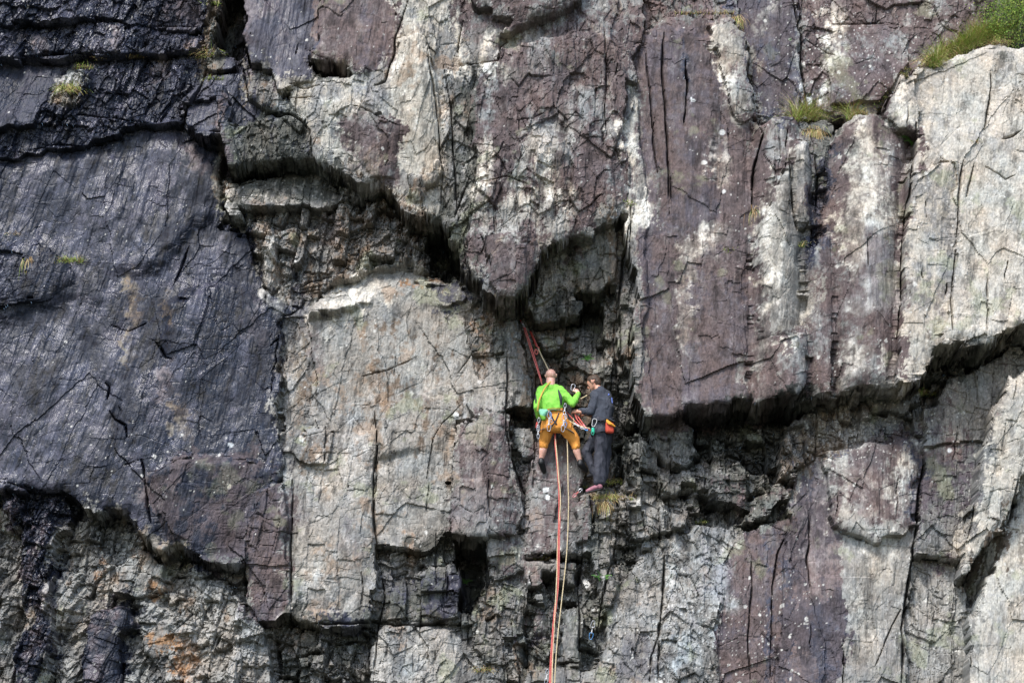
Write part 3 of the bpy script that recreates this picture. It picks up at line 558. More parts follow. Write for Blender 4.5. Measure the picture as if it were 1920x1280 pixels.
flake = (1 - .6*(C1[..., 0]*m[..., 0]*0 + (C1[..., 0] < .15)))*sstep(.12, .55, fbm(SS*15, TT*6.5, 213, 4, .75) + .35*streak)*np.clip(1 - WT, .12, 1)*sstep(-.5, .5, fbm(X*.9, Z*.7, 215, 3))
COL = COL*(1 - .42*flake[..., None]) + np.array((.40, .385, .36), np.float32)*.42*flake[..., None]
dk = sstep(.25, .6, fbm(SS*10, TT*3.4, 217, 5, .72) - .2*streak)
COL = COL*(1 - .45*dk[..., None])
hue = fbm(X*2.6, Z*2.6, 211, 4, .6)
COL = COL*np.clip(var, .35, 2)[..., None]
COL[..., 0] *= 1 + .07*hue; COL[..., 2] *= 1 - .06*hue
# rust on dry grey rock, lichen specks, brown dirt on ledges
dry = np.clip(1 - WT*1.6, 0, 1)
ru = sstep(.42, .75, fbm(X*3.1+7, Z*2.3, 221, 5, .65))*dry*sstep(7, -1, X)*.42*sstep(.1, .2, COL[..., 0])
COL = COL*(1-ru[..., None]) + np.array((.27, .165, .09), np.float32)*ru[..., None]
_, le = facets(X*16, Z*16, 231)
def specks(sc, seed, thr, dens):
    x, y = X*sc, Z*sc; i = np.floor(x).astype(np.int64); j = np.floor(y).astype(np.int64)
    dx = x - i - .2 - .6*h2(i, j, seed); dy = y - j - .2 - .6*h2(i, j, seed+1); r = .06 + .2*h2(i, j, seed+2)**2
    d = np.sqrt(dx*dx + dy*dy*.7) + .05*grit
    return ((d < r) & (h2(i, j, seed+3) < dens)).astype(np.float32)
dens = .55*np.clip(.10 + .5*fbm(X*.8, Z*.8, 241, 3), .02, .6)*np.where(X > 2.0, 1.0, .45)*np.clip(1 - WT*.7, .1, 1)
sp = np.maximum(specks(9, 251, .1, dens*.5), specks(21, 261, .1, dens*1.1))*.8
COL = COL*(1-sp[..., None]) + np.array((.55, .54, .50), np.float32)*sp[..., None]
gl = sstep(.55, .8, fbm(X*2.2+3, Z*2.2, 271, 5, .6))*dry*.35
COL = COL*(1-gl[..., None]) + np.array((.26, .28, .17), np.float32)*gl[..., None]
COL = np.clip(COL, .012, .72)
WET = np.clip(WT*(.9 + .22*streak + .55*blot + .35*fine), 0, 1)
# mesh: one part per kind of rock mass
Y = -D
Y[0, :] = 1.5; Y[-1, :] = 1.5; Y[:, 0] = 1.5; Y[:, -1] = 1.5
co = np.stack([X, Y, Z], -1).reshape(-1, 3).astype(np.float32)
idx = np.arange(nx*nz, dtype=np.int64).reshape(nz, nx)
fa = np.stack([idx[:-1, :-1], idx[:-1, 1:], idx[1:, 1:], idx[1:, :-1]], -1).reshape(-1, 4)
own = OWN[:-1, :-1].reshape(-1)
colf = np.concatenate([COL.reshape(-1, 3), np.ones((nx*nz, 1), np.float32)], 1).astype(np.float32)
acf = SS.reshape(-1).astype(np.float32)
wetf = WET.reshape(-1).astype(np.float32)

def newmat(name):
    m = bpy.data.materials.new(name); m.use_nodes = True
    return m, m.node_tree, m.node_tree.nodes['Principled BSDF']
def rock_material():
    m, t, b = newmat('rock'); N = t.nodes.new; L = t.links.new
    a = N('ShaderNodeAttribute'); a.attribute_name = 'albedo'
    wv_ = N('ShaderNodeAttribute'); wv_.attribute_name = 'wet'
    tc = N('ShaderNodeTexCoord'); ac = N('ShaderNodeAttribute'); ac.attribute_name = 'across'; sx_ = N('ShaderNodeSeparateXYZ'); cx_ = N('ShaderNodeCombineXYZ')
    L(tc.outputs['Object'], sx_.inputs[0]); L(ac.outputs['Fac'], cx_.inputs[0]); L(sx_.outputs[1], cx_.inputs[1]); L(sx_.outputs[2], cx_.inputs[2])
    mp = N('ShaderNodeMapping'); mp.inputs['Scale'].default_value = (1, .6, .5); L(cx_.outputs[0], mp.inputs['Vector'])
    mp2 = N('ShaderNodeMapping'); mp2.inputs['Scale'].default_value = (1, .8, .7); L(cx_.outputs[0], mp2.inputs['Vector'])
    n1 = N('ShaderNodeTexNoise'); n1.inputs['Scale'].default_value = 46; n1.inputs['Detail'].default_value = 7; n1.inputs['Roughness'].default_value = .72
    n2 = N('ShaderNodeTexNoise'); n2.inputs['Scale'].default_value = 16; n2.inputs['Detail'].default_value = 6; n2.inputs['Roughness'].default_value = .6
    L(mp.outputs[0], n1.inputs['Vector']); L(mp2.outputs[0], n2.inputs['Vector'])
    r = N('ShaderNodeMapRange'); r.inputs['From Min'].default_value = .3; r.inputs['From Max'].default_value = .7; r.inputs['To Min'].default_value = .62; r.inputs['To Max'].default_value = 1.38
    L(n1.outputs[0], r.inputs['Value'])
    mu = N('ShaderNodeVectorMath'); mu.operation = 'SCALE'; L(a.outputs['Color'], mu.inputs[0]); L(r.outputs[0], mu.inputs['Scale'])
    L(mu.outputs[0], b.inputs['Base Color'])
    ro = N('ShaderNodeMapRange'); L(wv_.outputs['Fac'], ro.inputs['Value']); ro.inputs['To Min'].default_value = .88; ro.inputs['To Max'].default_value = .2
    L(ro.outputs[0], b.inputs['Roughness'])
    sp_ = N('ShaderNodeMapRange'); L(wv_.outputs['Fac'], sp_.inputs['Value']); sp_.inputs['To Min'].default_value = .25; sp_.inputs['To Max'].default_value = .36
    L(sp_.outputs[0], b.inputs['Specular IOR Level'])
    ad = N('ShaderNodeMath'); ad.operation = 'ADD'; L(n1.outputs[0], ad.inputs[0]); L(n2.outputs[0], ad.inputs[1])
    bp = N('ShaderNodeBump'); bp.inputs['Strength'].default_value = .5; bp.inputs['Distance'].default_value = .014
    L(ad.outputs[0], bp.inputs['Height']); L(bp.outputs[0], b.inputs['Normal'])
    return m
ROCK = rock_material()
# undersides and ledge tops: where the relief jumps from one row to the next, the strip between is built
# as real rock too, a fan of small faces roughened in three dimensions
KR = 14
jump = np.abs(np.diff(D, axis=0)); jq = np.maximum(jump[:, :-1], jump[:, 1:])      # (nz-1, nx-1)
steep = (jq > .09).reshape(-1)
cg = co.reshape(nz, nx, 3); cgc = colf.reshape(nz, nx, 4).copy(); wg = WET
for _ in range(6): cgc = (np.roll(cgc, 2, 1) + np.roll(cgc, 1, 1) + cgc + np.roll(cgc, -1, 1) + np.roll(cgc, -2, 1) + np.roll(cgc, 1, 0) + np.roll(cgc, -1, 0))/7
def strip_faces(sel):
    """vertices and colours for the selected steep quads; each gives KR small quads"""
    jj, ii = sel // (nx-1), sel % (nx-1); t = np.linspace(0, 1, KR+1)[None, :, None]
    out, col, wet_, acr = [], [], [], []
    for k in (0, 1):
        A = cg[jj, ii+k][:, None, :]; B = cg[jj+1, ii+k][:, None, :]; P = A*(1-t) + B*t
        jm = np.abs(A[..., 1] - B[..., 1])[..., None]
        env = np.minimum(1, 4*t*(1-t)*2.2)*np.clip((jm - .05)*1.2, 0, 1)
        x, y = P[..., 0], P[..., 1]
        g1_, _ = facets(x*4.2, y*5.5, 301); g2_, _ = facets(x*11, y*13, 303)
        dz = (.13*g1_ + .06*g2_ + -.05*np.abs(fbm(x*7, y*16, 305, 4, .65)) + .02*fbm(x*20, y*34, 306, 2))[..., None]
        dx_ = (.035*fbm(x*9 + 3, y*12, 307, 3, .6))[..., None]
        P = P + env*np.concatenate([dx_*0, dz*0, dz], -1)
        c = cgc[jj, ii+k][:, None, :]*(1-t) + cgc[jj+1, ii+k][:, None, :]*t
        v = (1 + .55*fbm(x*6, y*15, 309, 5, .75) + .3*g2_ + .25*g1_)[..., None]; c = c*np.clip(1 + (v-1)*np.minimum(1, jm*4), .3, 1.9); c[..., 3] = 1
        out.append(P); col.append(c); wet_.append(np.repeat(wg[jj, ii+k][:, None], KR+1, 1)); acr.append(np.repeat(SS[jj, ii+k][:, None], KR+1, 1))
    V_ = np.stack(out, 2); n = len(sel)
    key = np.stack([(jj*nx + ii + k)[:, None]*(KR+1) + np.arange(KR+1)[None, :] for k in (0, 1)], 2)
    uk, first, id_ = np.unique(key.reshape(-1), return_index=True, return_inverse=True); id_ = id_.reshape(n, KR+1, 2)
    F_ = np.stack([id_[:, :-1, 0], id_[:, :-1, 1], id_[:, 1:, 1], id_[:, 1:, 0]], -1).reshape(-1, 4)
    return V_.reshape(-1, 3)[first], np.stack(col, 2).reshape(-1, 4)[first], np.stack(wet_, 2).reshape(-1)[first], np.stack(acr, 2).reshape(-1)[first], F_
LBL = dict(wet_wall='dark wet bluish slate wall on the left', lower_wall='grey and rust coloured broken wall at the lower left',
  recess='dark recess between the rock masses', pale_wall='pale grey wall left of the climbers', purple_nose='purple overhanging nose above the climbers',
  alcove='shadowed alcove behind the climbers', purple_wall='smooth purple wall right of the climbers', white_buttress='pale buttress at the upper right',
  white_fin='pale leaning fin at the lower right', dark_band='dark broken band under the long overhang', white_slab='slab mottled with white lichen',
  pale_buttress='pale buttress at the top centre', mossy_ledge='mossy ledge under the pillars', cave='black hollow under the purple slab')
cliff = empty('cliff', (0, 0, 0)); tag(cliff, kind='structure')
names = [s[0] for s in SLABS]
for pn in PARTS:
    ids = [q for q, n in enumerate(names) if n == pn]
    mine = np.isin(own, ids); fs = fa[mine & ~steep]
    if not len(fs): continue
    uq, inv = np.unique(fs.reshape(-1), return_inverse=True)
    V0, Cc, Ww, Aa = co[uq], colf[uq], wetf[uq], acf[uq]; inv = inv.reshape(-1, 4)
    sel = np.nonzero(mine & steep)[0]; nflat = len(inv)
    if len(sel):
        v2, c2_, w2_, a2_, f2__ = strip_faces(sel); inv = np.concatenate([inv, f2__ + len(V0)])
        V0 = np.concatenate([V0, v2]); Cc = np.concatenate([Cc, c2_]); Ww = np.concatenate([Ww, w2_]); Aa = np.concatenate([Aa, a2_])
    me = bpy.data.meshes.new(pn); nv, nf = len(V0), len(inv)
    me.vertices.add(nv); me.vertices.foreach_set('co', V0.astype(np.float32).reshape(-1))
    me.loops.add(nf*4); me.loops.foreach_set('vertex_index', inv.astype(np.int32).reshape(-1))
    me.polygons.add(nf); me.polygons.foreach_set('loop_start', np.arange(0, nf*4, 4, dtype=np.int32))
    me.polygons.foreach_set('loop_total', np.full(nf, 4, np.int32))
    me.polygons.foreach_set('use_smooth', np.arange(nf) >= nflat)
    me.update(calc_edges=True)
    at1 = me.attributes.new('albedo', 'FLOAT_COLOR', 'POINT'); at1.data.foreach_set('color', Cc.astype(np.float32).reshape(-1))
    at2 = me.attributes.new('wet', 'FLOAT', 'POINT'); at2.data.foreach_set('value', Ww.astype(np.float32))
    at3 = me.attributes.new('across', 'FLOAT', 'POINT'); at3.data.foreach_set('value', Aa.astype(np.float32))
    me.materials.append(ROCK)
    o = link(bpy.data.objects.new(pn, me), cliff)
    if pn in LBL: o['label'] = LBL[pn]
def surf(u, v, default=.5):       # protrusion of the finished cliff at the traced pixel: march from the camera until the rock is met
    for k in range(300):
        d = 2.6 - k*.012; p = at(u, v, d)
        i = int((p.x - XA)/(XB-XA)*(nx-1)); j = int((p.z - ZA)/(ZB-ZA)*(nz-1))
        if 0 <= i < nx and 0 <= j < nz and D[j, i] >= d: return d
    return default
# ------------------------------------------------------------------ materials for the small things
def mat(name, c, rough=.6, c2=None, scale=30, metal=0, bump=0, bscale=60, spec=.4, sub=0):
    m, t, b = newmat(name); N = t.nodes.new; L = t.links.new
    b.inputs['Roughness'].default_value = rough; b.inputs['Metallic'].default_value = metal; b.inputs['Specular IOR Level'].default_value = spec
    b.inputs['Base Color'].default_value = (*c, 1)
    if sub:
        b.inputs['Subsurface Weight'].default_value = sub; b.inputs['Subsurface Radius'].default_value = (.012, .005, .003); b.inputs['Subsurface Scale'].default_value = 1
    tc = N('ShaderNodeTexCoord')
    if c2:
        n = N('ShaderNodeTexNoise'); n.inputs['Scale'].default_value = scale; n.inputs['Detail'].default_value = 5; L(tc.outputs['Object'], n.inputs['Vector'])
        r = N('ShaderNodeValToRGB'); r.color_ramp.elements[0].position = .38; r.color_ramp.elements[1].position = .62
        r.color_ramp.elements[0].color = (*c, 1); r.color_ramp.elements[1].color = (*c2, 1)
        L(n.outputs[0], r.inputs[0]); L(r.outputs[0], b.inputs['Base Color'])
    if bump:
        n = N('ShaderNodeTexNoise'); n.inputs['Scale'].default_value = bscale; n.inputs['Detail'].default_value = 4; L(tc.outputs['Object'], n.inputs['Vector'])
        bp = N('ShaderNodeBump'); bp.inputs['Strength'].default_value = .6; bp.inputs['Distance'].default_value = bump
        L(n.outputs[0], bp.inputs['Height']); L(bp.outputs[0], b.inputs['Normal'])
    return m
M = dict(
 skin=mat('skin', (.78,.46,.36), .45, (.70,.38,.29), 18, sub=.15),
 skin_tan=mat('skin_tan', (.66,.36,.26), .5, (.58,.29,.20), 18, sub=.15),
 hair=mat('hair', (.045,.027,.018), .6, (.09,.058,.04), 90, bump=.006, bscale=120),
 eye=mat('eye', (.03,.025,.02), .2),
 green=mat('green_cloth', (.25,.62,.08), .8, (.19,.53,.06), 9, bump=.012, bscale=9),
 charcoal=mat('charcoal_fleece', (.052,.060,.080), .9, (.038,.043,.058), 14, bump=.014, bscale=10),
 orange=mat('ochre_cotton', (.80,.34,.065), .85, (.70,.28,.05), 12, bump=.016, bscale=11),
 black=mat('black_trousers', (.030,.032,.044), .75, (.042,.044,.058), 10, bump=.018, bscale=9),
 panel=mat('dark_panel', (.03,.035,.045), .8),
 rubber=mat('black_rubber', (.012,.012,.013), .5),
 mauve=mat('mauve_suede', (.34,.15,.18), .8, (.24,.10,.13), 40),
 grey=mat('grey_webbing', (.20,.19,.18), .8), red=mat('red_webbing', (.42,.05,.04), .7), yellow=mat('yellow_webbing', (.55,.38,.07), .7),
 teal=mat('teal_cloth', (.20,.50,.33), .75, (.15,.42,.27), 20), lime=mat('lime_cloth', (.16,.42,.04), .75),
 metal=mat('brushed_alloy', (.50,.51,.54), .34, metal=.9), metal_blue=mat('blue_alloy', (.10,.30,.62), .35, metal=.6), metal_pink=mat('pink_alloy', (.62,.22,.26), .35, metal=.4),
 metal_green=mat('green_alloy', (.03,.45,.28), .35, metal=.4), white=mat('white_webbing', (.52,.52,.52), .8), blue=mat('blue_webbing', (.12,.18,.5), .8),
 chalkred=mat('red_orange_cloth', (.50,.075,.04), .8, (.42,.05,.03), 20), chalkyel=mat('yellow_cloth', (.70,.32,.04), .8),
 rope_red=mat('red_rope', (.50,.06,.055), .8, (.62,.18,.15), 90), rope_salmon=mat('salmon_rope', (.60,.20,.16), .8, (.46,.09,.08), 80), rope_cream=mat('cream_rope', (.62,.52,.34), .8, (.40,.31,.17), 80),
)
# ------------------------------------------------------------------ bodies: overlapping tapered limbs grown into one skin
def hull_prim(bm, spheres, seg=12):
    vs_ = []
    for c, r in spheres:
        rx, ry, rz = r if isinstance(r, (tuple, list)) else (r, r, r)
        for i in range(1, seg//2):
            th = math.pi*i/(seg//2)
            for j in range(seg):
                ph = 2*math.pi*j/seg
                vs_.append(bm.verts.new((c[0]+rx*math.sin(th)*math.cos(ph), c[1]+ry*math.sin(th)*math.sin(ph), c[2]+rz*math.cos(th))))
        vs_.append(bm.verts.new((c[0], c[1], c[2]+rz))); vs_.append(bm.verts.new((c[0], c[1], c[2]-rz)))
    res = bmesh.ops.convex_hull(bm, input=vs_)
    junk = list({e for e in res['geom_interior'] + res['geom_unused'] if isinstance(e, bmesh.types.BMVert)})
    if junk: bmesh.ops.delete(bm, geom=junk, context='VERTS')
def grow(name, prims, voxel, material, parent, smooth=4, wr=0, wrs=9, seed=1, loc=None):
    bm = bmesh.new()
    for p in prims: hull_prim(bm, p)
    me = bpy.data.meshes.new(name); bm.to_mesh(me); bm.free()
    o = bpy.data.objects.new(name, me); S.collection.objects.link(o)
    m = o.modifiers.new('r', 'REMESH'); m.mode = 'VOXEL'; m.voxel_size = voxel
    if smooth: s_ = o.modifiers.new('s', 'SMOOTH'); s_.factor = .5; s_.iterations = smooth
    bpy.context.view_layer.update()
    dg = bpy.context.evaluated_depsgraph_get(); m2 = bpy.data.meshes.new_from_object(o.evaluated_get(dg))
    o.modifiers.clear(); o.data = m2; bpy.data.meshes.remove(me)
    if wr:                         # folds of cloth
        n = len(m2.vertices); a = np.empty(n*3, np.float32); m2.vertices.foreach_get('co', a); a = a.reshape(-1, 3)
        nn = np.empty(n*3, np.float32); m2.vertex_normals.foreach_get('vector', nn); nn = nn.reshape(-1, 3)
        q = fbm(a[:, 0]*wrs*1.2 + a[:, 2]*wrs*.45 + a[:, 1]*wrs*.6, a[:, 2]*wrs*.6 - a[:, 0]*wrs*.5 + a[:, 1]*wrs*.8, 500+seed, 3, .5)
        q = np.clip(.8 - np.abs(q)*2.0, -.3, .8)
        a = a + nn*(q*wr)[:, None]; m2.vertices.foreach_set('co', a.astype(np.float32).reshape(-1))
    m2.materials.clear(); m2.materials.append(material)
    for p_ in m2.polygons: p_.use_smooth = True
    o.parent = parent
    if parent: o.matrix_parent_inverse = Matrix.Translation(-parent.location)
    return o
def curve_tube(name, pts, r, material, parent=None, seg=8, close=False, res=6):
    P = [Vector(p) for p in pts]; Q = []
    n = len(P)
    rng = range(n if close else n-1)
    for i in rng:                  # Catmull-Rom
        p0 = P[(i-1) % n] if close or i > 0 else P[i]*2 - P[i+1]; p1 = P[i]; p2 = P[(i+1) % n]
        p3 = P[(i+2) % n] if close or i+2 < n else P[i+1]*2 - P[i]
        for k in range(res):
            t = k/res
            Q.append(.5*((2*p1) + (p2-p0)*t + (2*p0-5*p1+4*p2-p3)*t*t + (3*p1-p0-3*p2+p3)*t**3))
    if not close: Q.append(P[-1])
    bm = bmesh.new(); rings = []; up = Vector((0, 1, .13)).normalized(); m = len(Q)
    for i, p in enumerate(Q):
        t = (Q[(i+1) % m] - Q[i-1]) if close else (Q[min(i+1, m-1)] - Q[max(i-1, 0)])
        t.normalize(); a = t.cross(up)
        if a.length < .05: a = t.cross(Vector((1, 0, 0)))
        a.normalize(); b = t.cross(a)
        rx, ry = r if isinstance(r, tuple) else (r, r)
        rings.append([bm.verts.new(p + a*rx*math.cos(2*math.pi*k/seg) + b*ry*math.sin(2*math.pi*k/seg)) for k in range(seg)])
    for i in range(m if close else m-1):
        A, B = rings[i], rings[(i+1) % m]
        for k in range(seg): bm.faces.new((A[k], A[(k+1) % seg], B[(k+1) % seg], B[k]))
    if not close: bm.faces.new(rings[0]); bm.faces.new(rings[-1])
    bmesh.ops.recalc_face_normals(bm, faces=bm.faces)
    return mesh_obj(name, bm, material, parent)
def mesh_obj(name, bm, material, parent=None, smooth=True):
    me = bpy.data.meshes.new(name); bm.to_mesh(me); bm.free(); me.materials.append(material)
    for p_ in me.polygons: p_.use_smooth = smooth
    o = link(bpy.data.objects.new(name, me), parent)
    if parent: o.matrix_parent_inverse = Matrix.Translation(-parent.location)
    return o
def head_prims(c, f, u):
    f = f.normalized(); r = f.cross(u).normalized(); u = r.cross(f)
    q = lambda a, b, d: tuple(c + r*a + f*b + u*d)
    e = []
    e.append([(q(0,-.022,.018), .079), (q(0,.022,.022), .074)])             # cranium
    e.append([(q(0,.03,.0), .066), (q(0,.045,-.06), .044), (q(0,-.01,-.03), .062)])
    e.append([(q(0,.062,-.088), .022), (q(.035,.01,-.062), .022), (q(-.035,.01,-.062), .022)])   # jaw
    e.append([(q(0,.09,.004), .011), (q(0,.112,-.034), .014)])              # nose
    e.append([(q(.022,.092,-.062), .008), (q(-.022,.092,-.062), .008)])      # lips
    e.append([(q(.035,.082,.016), .010), (q(-.035,.082,.016), .010)])        # brow
    for s in (1, -1):
        e.append([(q(.080*s,-.005,.016), .012), (q(.084*s,-.016,.004), .013), (q(.078*s,-.004,-.024), .009)])
    return e, q
def hand_prims(w, d, n, side, curl=.6, spread=1.0):
    # w wrist, d direction of the palm, n normal of the back of the hand, side = +1/-1 where the thumb leaves
    d = d.normalized(); s = d.cross(n).normalized()*side; n = s.cross(d)*side
    e = []
    q = lambda a, b, c: w + d*a + s*b + n*c
    e.append([(tuple(q(0,0,0)), .027), (tuple(q(.035,.018,0)), .020), (tuple(q(.035,-.018,0)), .019)])
    e.append([(tuple(q(.035,.026,0)), .017), (tuple(q(.035,-.026,0)), .016), (tuple(q(.085,.030,0)), .014), (tuple(q(.082,-.028,0)), .013)])
    for k, (b, L_) in enumerate(((.032,.072), (.011,.080), (-.010,.074), (-.030,.058))):
        p = q(.084, b, 0); ang = 0
        for j, fr in enumerate((.44, .32, .24)):
            ang += curl*(.8 + .25*k*.5)*(1.0 if j else .6)
            p2 = p + (d*math.cos(ang) - n*math.sin(ang) + s*(b*3*spread*.3))*(L_*fr)
            e.append([(tuple(p), .0098 - .0007*j), (tuple(p2), .0082 - .0008*j)]); p = p2
    p = q(.018, .03, -.004); p2 = p + (d*.6 + s*.75 - n*.25)*.042; p3 = p2 + (d*.85 + s*.15 - n*.5)*.034
    e.append([(tuple(p), .015), (tuple(p2), .0115)]); e.append([(tuple(p2), .0112), (tuple(p3), .0078)])
    return e
def V3(u, v, d): return at(u, v, d)
def T(*a): return tuple(a)
def carabiner(name, c, ax, L_, Wd, material, parent=None, face=Vector((0,-1,0))):
    ax = ax.normalized(); s = ax.cross(face).normalized()
    pts = [c + ax*L_*.5*a + s*Wd*.5*b for a, b in ((1,.1),(.86,.75),(.3,.95),(-.5,.7),(-.92,.45),(-1,-.1),(-.8,-.62),(-.1,-.78),(.6,-.9),(.93,-.55))]
    return curve_tube(name, pts, .0048, material, parent, 6, True, 3)
def quickdraw(name, a, b, mt, mb_, sling, label, group, face=Vector((0,-1,0)), top=True):
    """two carabiners joined by a stitched sling, hanging from a to b"""
    e = empty(name, a); tag(e, label, 'quickdraw', group)
    d = (b - a); L_ = d.length; d.normalize(); cl = min(.10, L_*.36)
    carabiner('carabiner', a + d*cl*.5, d, cl, cl*.62, mt, e, face)
    curve_tube('sling', [a + d*(cl*.9), a + d*(L_*.5), b - d*(cl*.9)], (.010, .004), sling, e, 6)
    carabiner('carabiner', b - d*cl*.5, -d, cl, cl*.62, mb_, e, face)
    return e

# ------------------------------------------------------------------ the climber in green, seen from behind
DG = .80
def g(u, v, d=0): return tuple(at(u, v, DG + d))
g1 = empty('person', at(1040, 782, DG)); tag(g1, 'bald climber seen from behind in bright green top, ochre trousers and black rock shoes', 'person')
up1 = Vector((.0, -.02, 1)).normalized(); f1_ = Vector((.12, 1, .10))
hp, q1 = head_prims(at(1033, 704, DG-.04), f1_, up1)
body = hp + [
 [(g(1033,706,-.05), .066), (g(1032,722,-.0), .070)],                       # neck
 [(g(1019,735,-.02), .055), (g(1045,735,-.02), .055), (g(1036,762,.0), .09)],
 [(g(1037,762), .09), (g(1040,785), .10)],
 [(g(1050,733,-.02), .048), (g(1073,756,.02), .038)], [(g(1073,755,.02), .042), (g(1084,737,-.06), .030)],
 [(g(1014,735,-.02), .046), (g(1006,762,.02), .036)], [(g(1006,762,.02), .042), (g(1016,782,-.24), .030)],
 [(g(1029,793), .095), (g(1021,826,-.14), .060)], [(g(1021,828,-.14), .060), (g(1018,844,-.14), .060), (g(1015,861,-.17), .033)],
 [(g(1053,793), .095), (g(1078,826,-.12), .060)], [(g(1078,828,-.12), .060), (g(1081,845,-.12), .056), (g(1088,866,-.16), .033)],
 [(g(1015,860,-.17), .036), (g(1018,876,-.24), .03)], [(g(1088,865,-.16), .036), (g(1096,876,-.24), .028)]]
body += hand_prims(at(1084,736,DG-.06), at(1079,728,DG-.12) - at(1084,736,DG-.06), Vector((.6,-.8,.1)), -1, .75)
body += hand_prims(at(1016,782,DG-.24), at(1024,786,DG-.36) - at(1016,782,DG-.24), Vector((-.5,-.7,.2)), 1, .7)
b1 = grow('body', body, .0065, M['skin'], g1, 3)
shirt = [
 [(g(1016,733,-.03), .080), (g(1030,728,-.03), .085), (g(1047,732,-.03), .080), (g(1034,762,.0), .118)],
 [(g(1032,719,-.02), .060), (g(1031,729,-.02), .095)],
 [(g(1020,745,.0), .105), (g(1045,745,0), .105), (g(1030,765,.0), .112), (g(1042,767,.0), .110)],
 [(g(1050,732,-.02), .070), (g(1056,738,-.01), .068), (g(1074,757,.02), .053)], [(g(1074,757,.02), .053), (g(1078,750,.0), .052), (g(1084,739,-.055), .040)],
 [(g(1014,734,-.02), .068), (g(1006,763,.03), .052)], [(g(1006,763,.03), .052), (g(1010,780,-.08), .046), (g(1015,782,-.2), .040)]]
sh1 = grow('shirt', shirt, .011, M['green'], g1, 3, .011, 9, 1); sh1['label'] = 'bright lime green long-sleeved top'
grow('shirt_panel', [[(g(1047,733,.085), (.008,.02,.03)), (g(1052,746,.112), (.02,.02,.05)), (g(1052,756,.085), (.016,.02,.03))]], .006, M['panel'], g1, 2)
grow('shirt_panel', [[(g(1004,744,.05), (.008,.03,.05)), (g(1005,752,.07), (.012,.02,.05))]], .006, M['panel'], g1, 2)
pants = [
 [(g(1029,775,.0), .098), (g(1048,775,.0), .098), (g(1029,797,.01), .112), (g(1053,797,.01), .112)],
 [(g(1028,795), .112), (g(1022,825,-.13), .083)], [(g(1022,823,-.13), .081), (g(1019,835,-.13), .066)],
 [(g(1055,795), .112), (g(1077,825,-.11), .083)], [(g(1077,823,-.11), .081), (g(1079,837,-.11), .068)]]
grow('trousers', pants, .011, M['orange'], g1, 3, .012, 9, 2)['label'] = 'ochre trousers ending below the knee'
for sx_, pp in ((0, (1015,863,1019,880)), (1, (1088,866,1097,879))):
    a, b_ = at(pp[0], pp[1], DG-.13), at(pp[2], pp[3], DG-.20)
    grow('rock_shoe', [[(tuple(a), .046), (tuple(a + Vector((0,.0,-.03))), .052), (tuple(b_), .042)], [(tuple(b_), .043), (tuple(b_ + (b_-a)*.22), .032)]], .007, M['rubber'], g1, 3)
# harness: belt, two leg loops and the straps between
h1 = curve_tube('harness_belt', [at(1022,771,DG+.095), at(1036,768,DG+.125), at(1052,769,DG+.095), at(1059,772,DG), at(1052,774,DG-.10), at(1036,774,DG-.12), at(1024,773,DG-.09), at(1017,772,DG)], (.006,.026), M['grey'], g1, 8, True, 5)
curve_tube('belt_edge', [at(1026,767,DG+.11), at(1036,765.5,DG+.135), at(1052,766,DG+.108), at(1060,769,DG+.01)], (.005,.008), M['red'], h1, 6)
for (cx, cy, w_, dd) in ((1024,806,.118,-.05), (1061,806,.118,-.04)):
    ctr = at(cx, cy, DG+dd); tl = .18 if cx < 1040 else -.45
    curve_tube('leg_loop', [ctr + Vector((math.cos(a)*w_, math.sin(a)*w_, math.cos(a)*w_*tl)) for a in [2*math.pi*k/10 for k in range(10)]], (.006,.024), M['grey'], g1, 8, True, 3)
curve_tube('harness_strap', [at(1031,774,DG+.125), at(1040,790,DG+.14), at(1050,802,DG+.09)], (.010,.004), M['panel'], g1, 6)
curve_tube('harness_strap', [at(1048,774,DG+.115), at(1040,792,DG+.14), at(1030,803,DG+.10)], (.010,.004), M['panel'], g1, 6)
slg = curve_tube('shoulder_sling', [at(1036,716,DG+.03), at(1031,717,DG+.065), at(1021,729,DG+.10), at(1012,748,DG+.118), at(1009,762,DG+.10), at(1008,771,DG+.07)], (.013,.005), M['yellow'], None, 6)
tag(slg, 'worn yellow sling slung diagonally over the green top', 'sling')
# teal pouch on the belt
po = empty('gear_pouch', at(1018,773,DG+.15)); tag(po, 'mint green drawstring chalk pouch on the left hip of the climber in green', 'chalk bag')
grow('pouch_body', [[(tuple(at(1014,770,DG+.13)), .030), (tuple(at(1024,771,DG+.15)), .034), (tuple(at(1018,778,DG+.14)), .045)]], .007, M['teal'], po, 2, .004, 25, 5)
grow('pouch_base', [[(tuple(at(1017,779,DG+.14)), .040), (tuple(at(1019,784,DG+.14)), .036)]], .007, M['lime'], po, 2, .003, 25, 6)
GG = 'quickdraws and carabiners on the harness of the climber in green'
gear = [((1030,771),(1029,808),'metal','metal','white','long white sling quickdraw hanging down the middle of the ochre trousers'),
 ((1032,773),(1034,792),'metal_blue','metal','blue','short blue quickdraw beside the white one on the ochre trousers'),
 ((1060,756),(1058,778),'metal','metal','white','silver quickdraw topmost below the raised elbow in green'),
 ((1058,776),(1055,809),'metal','metal','white','silver quickdraw lowest at the right hip of the ochre trousers'),
 ((1061,776),(1060,800),'metal','metal_blue','grey','grey quickdraw rightmost at the ochre hip'),
 ((1011,783),(1008,805),'metal','metal','grey','grey quickdraw at the left hip below the mint pouch'),
 ((1009,800),(1009,822),'metal','metal','white','white-webbed quickdraw hanging lowest by the left thigh of the ochre trousers')]
for (a, b_, m1, m2_, s_, lb) in gear:
    quickdraw('quickdraw', at(*a, DG+.165), at(*b_, DG+.150), M[m1], M[m2_], M[s_], lb, GG)
rt = empty('gear_tag', at(1007,796,DG+.1)); tag(rt, 'small red cloth tab hanging at the left hip of the climber in green', 'tab')
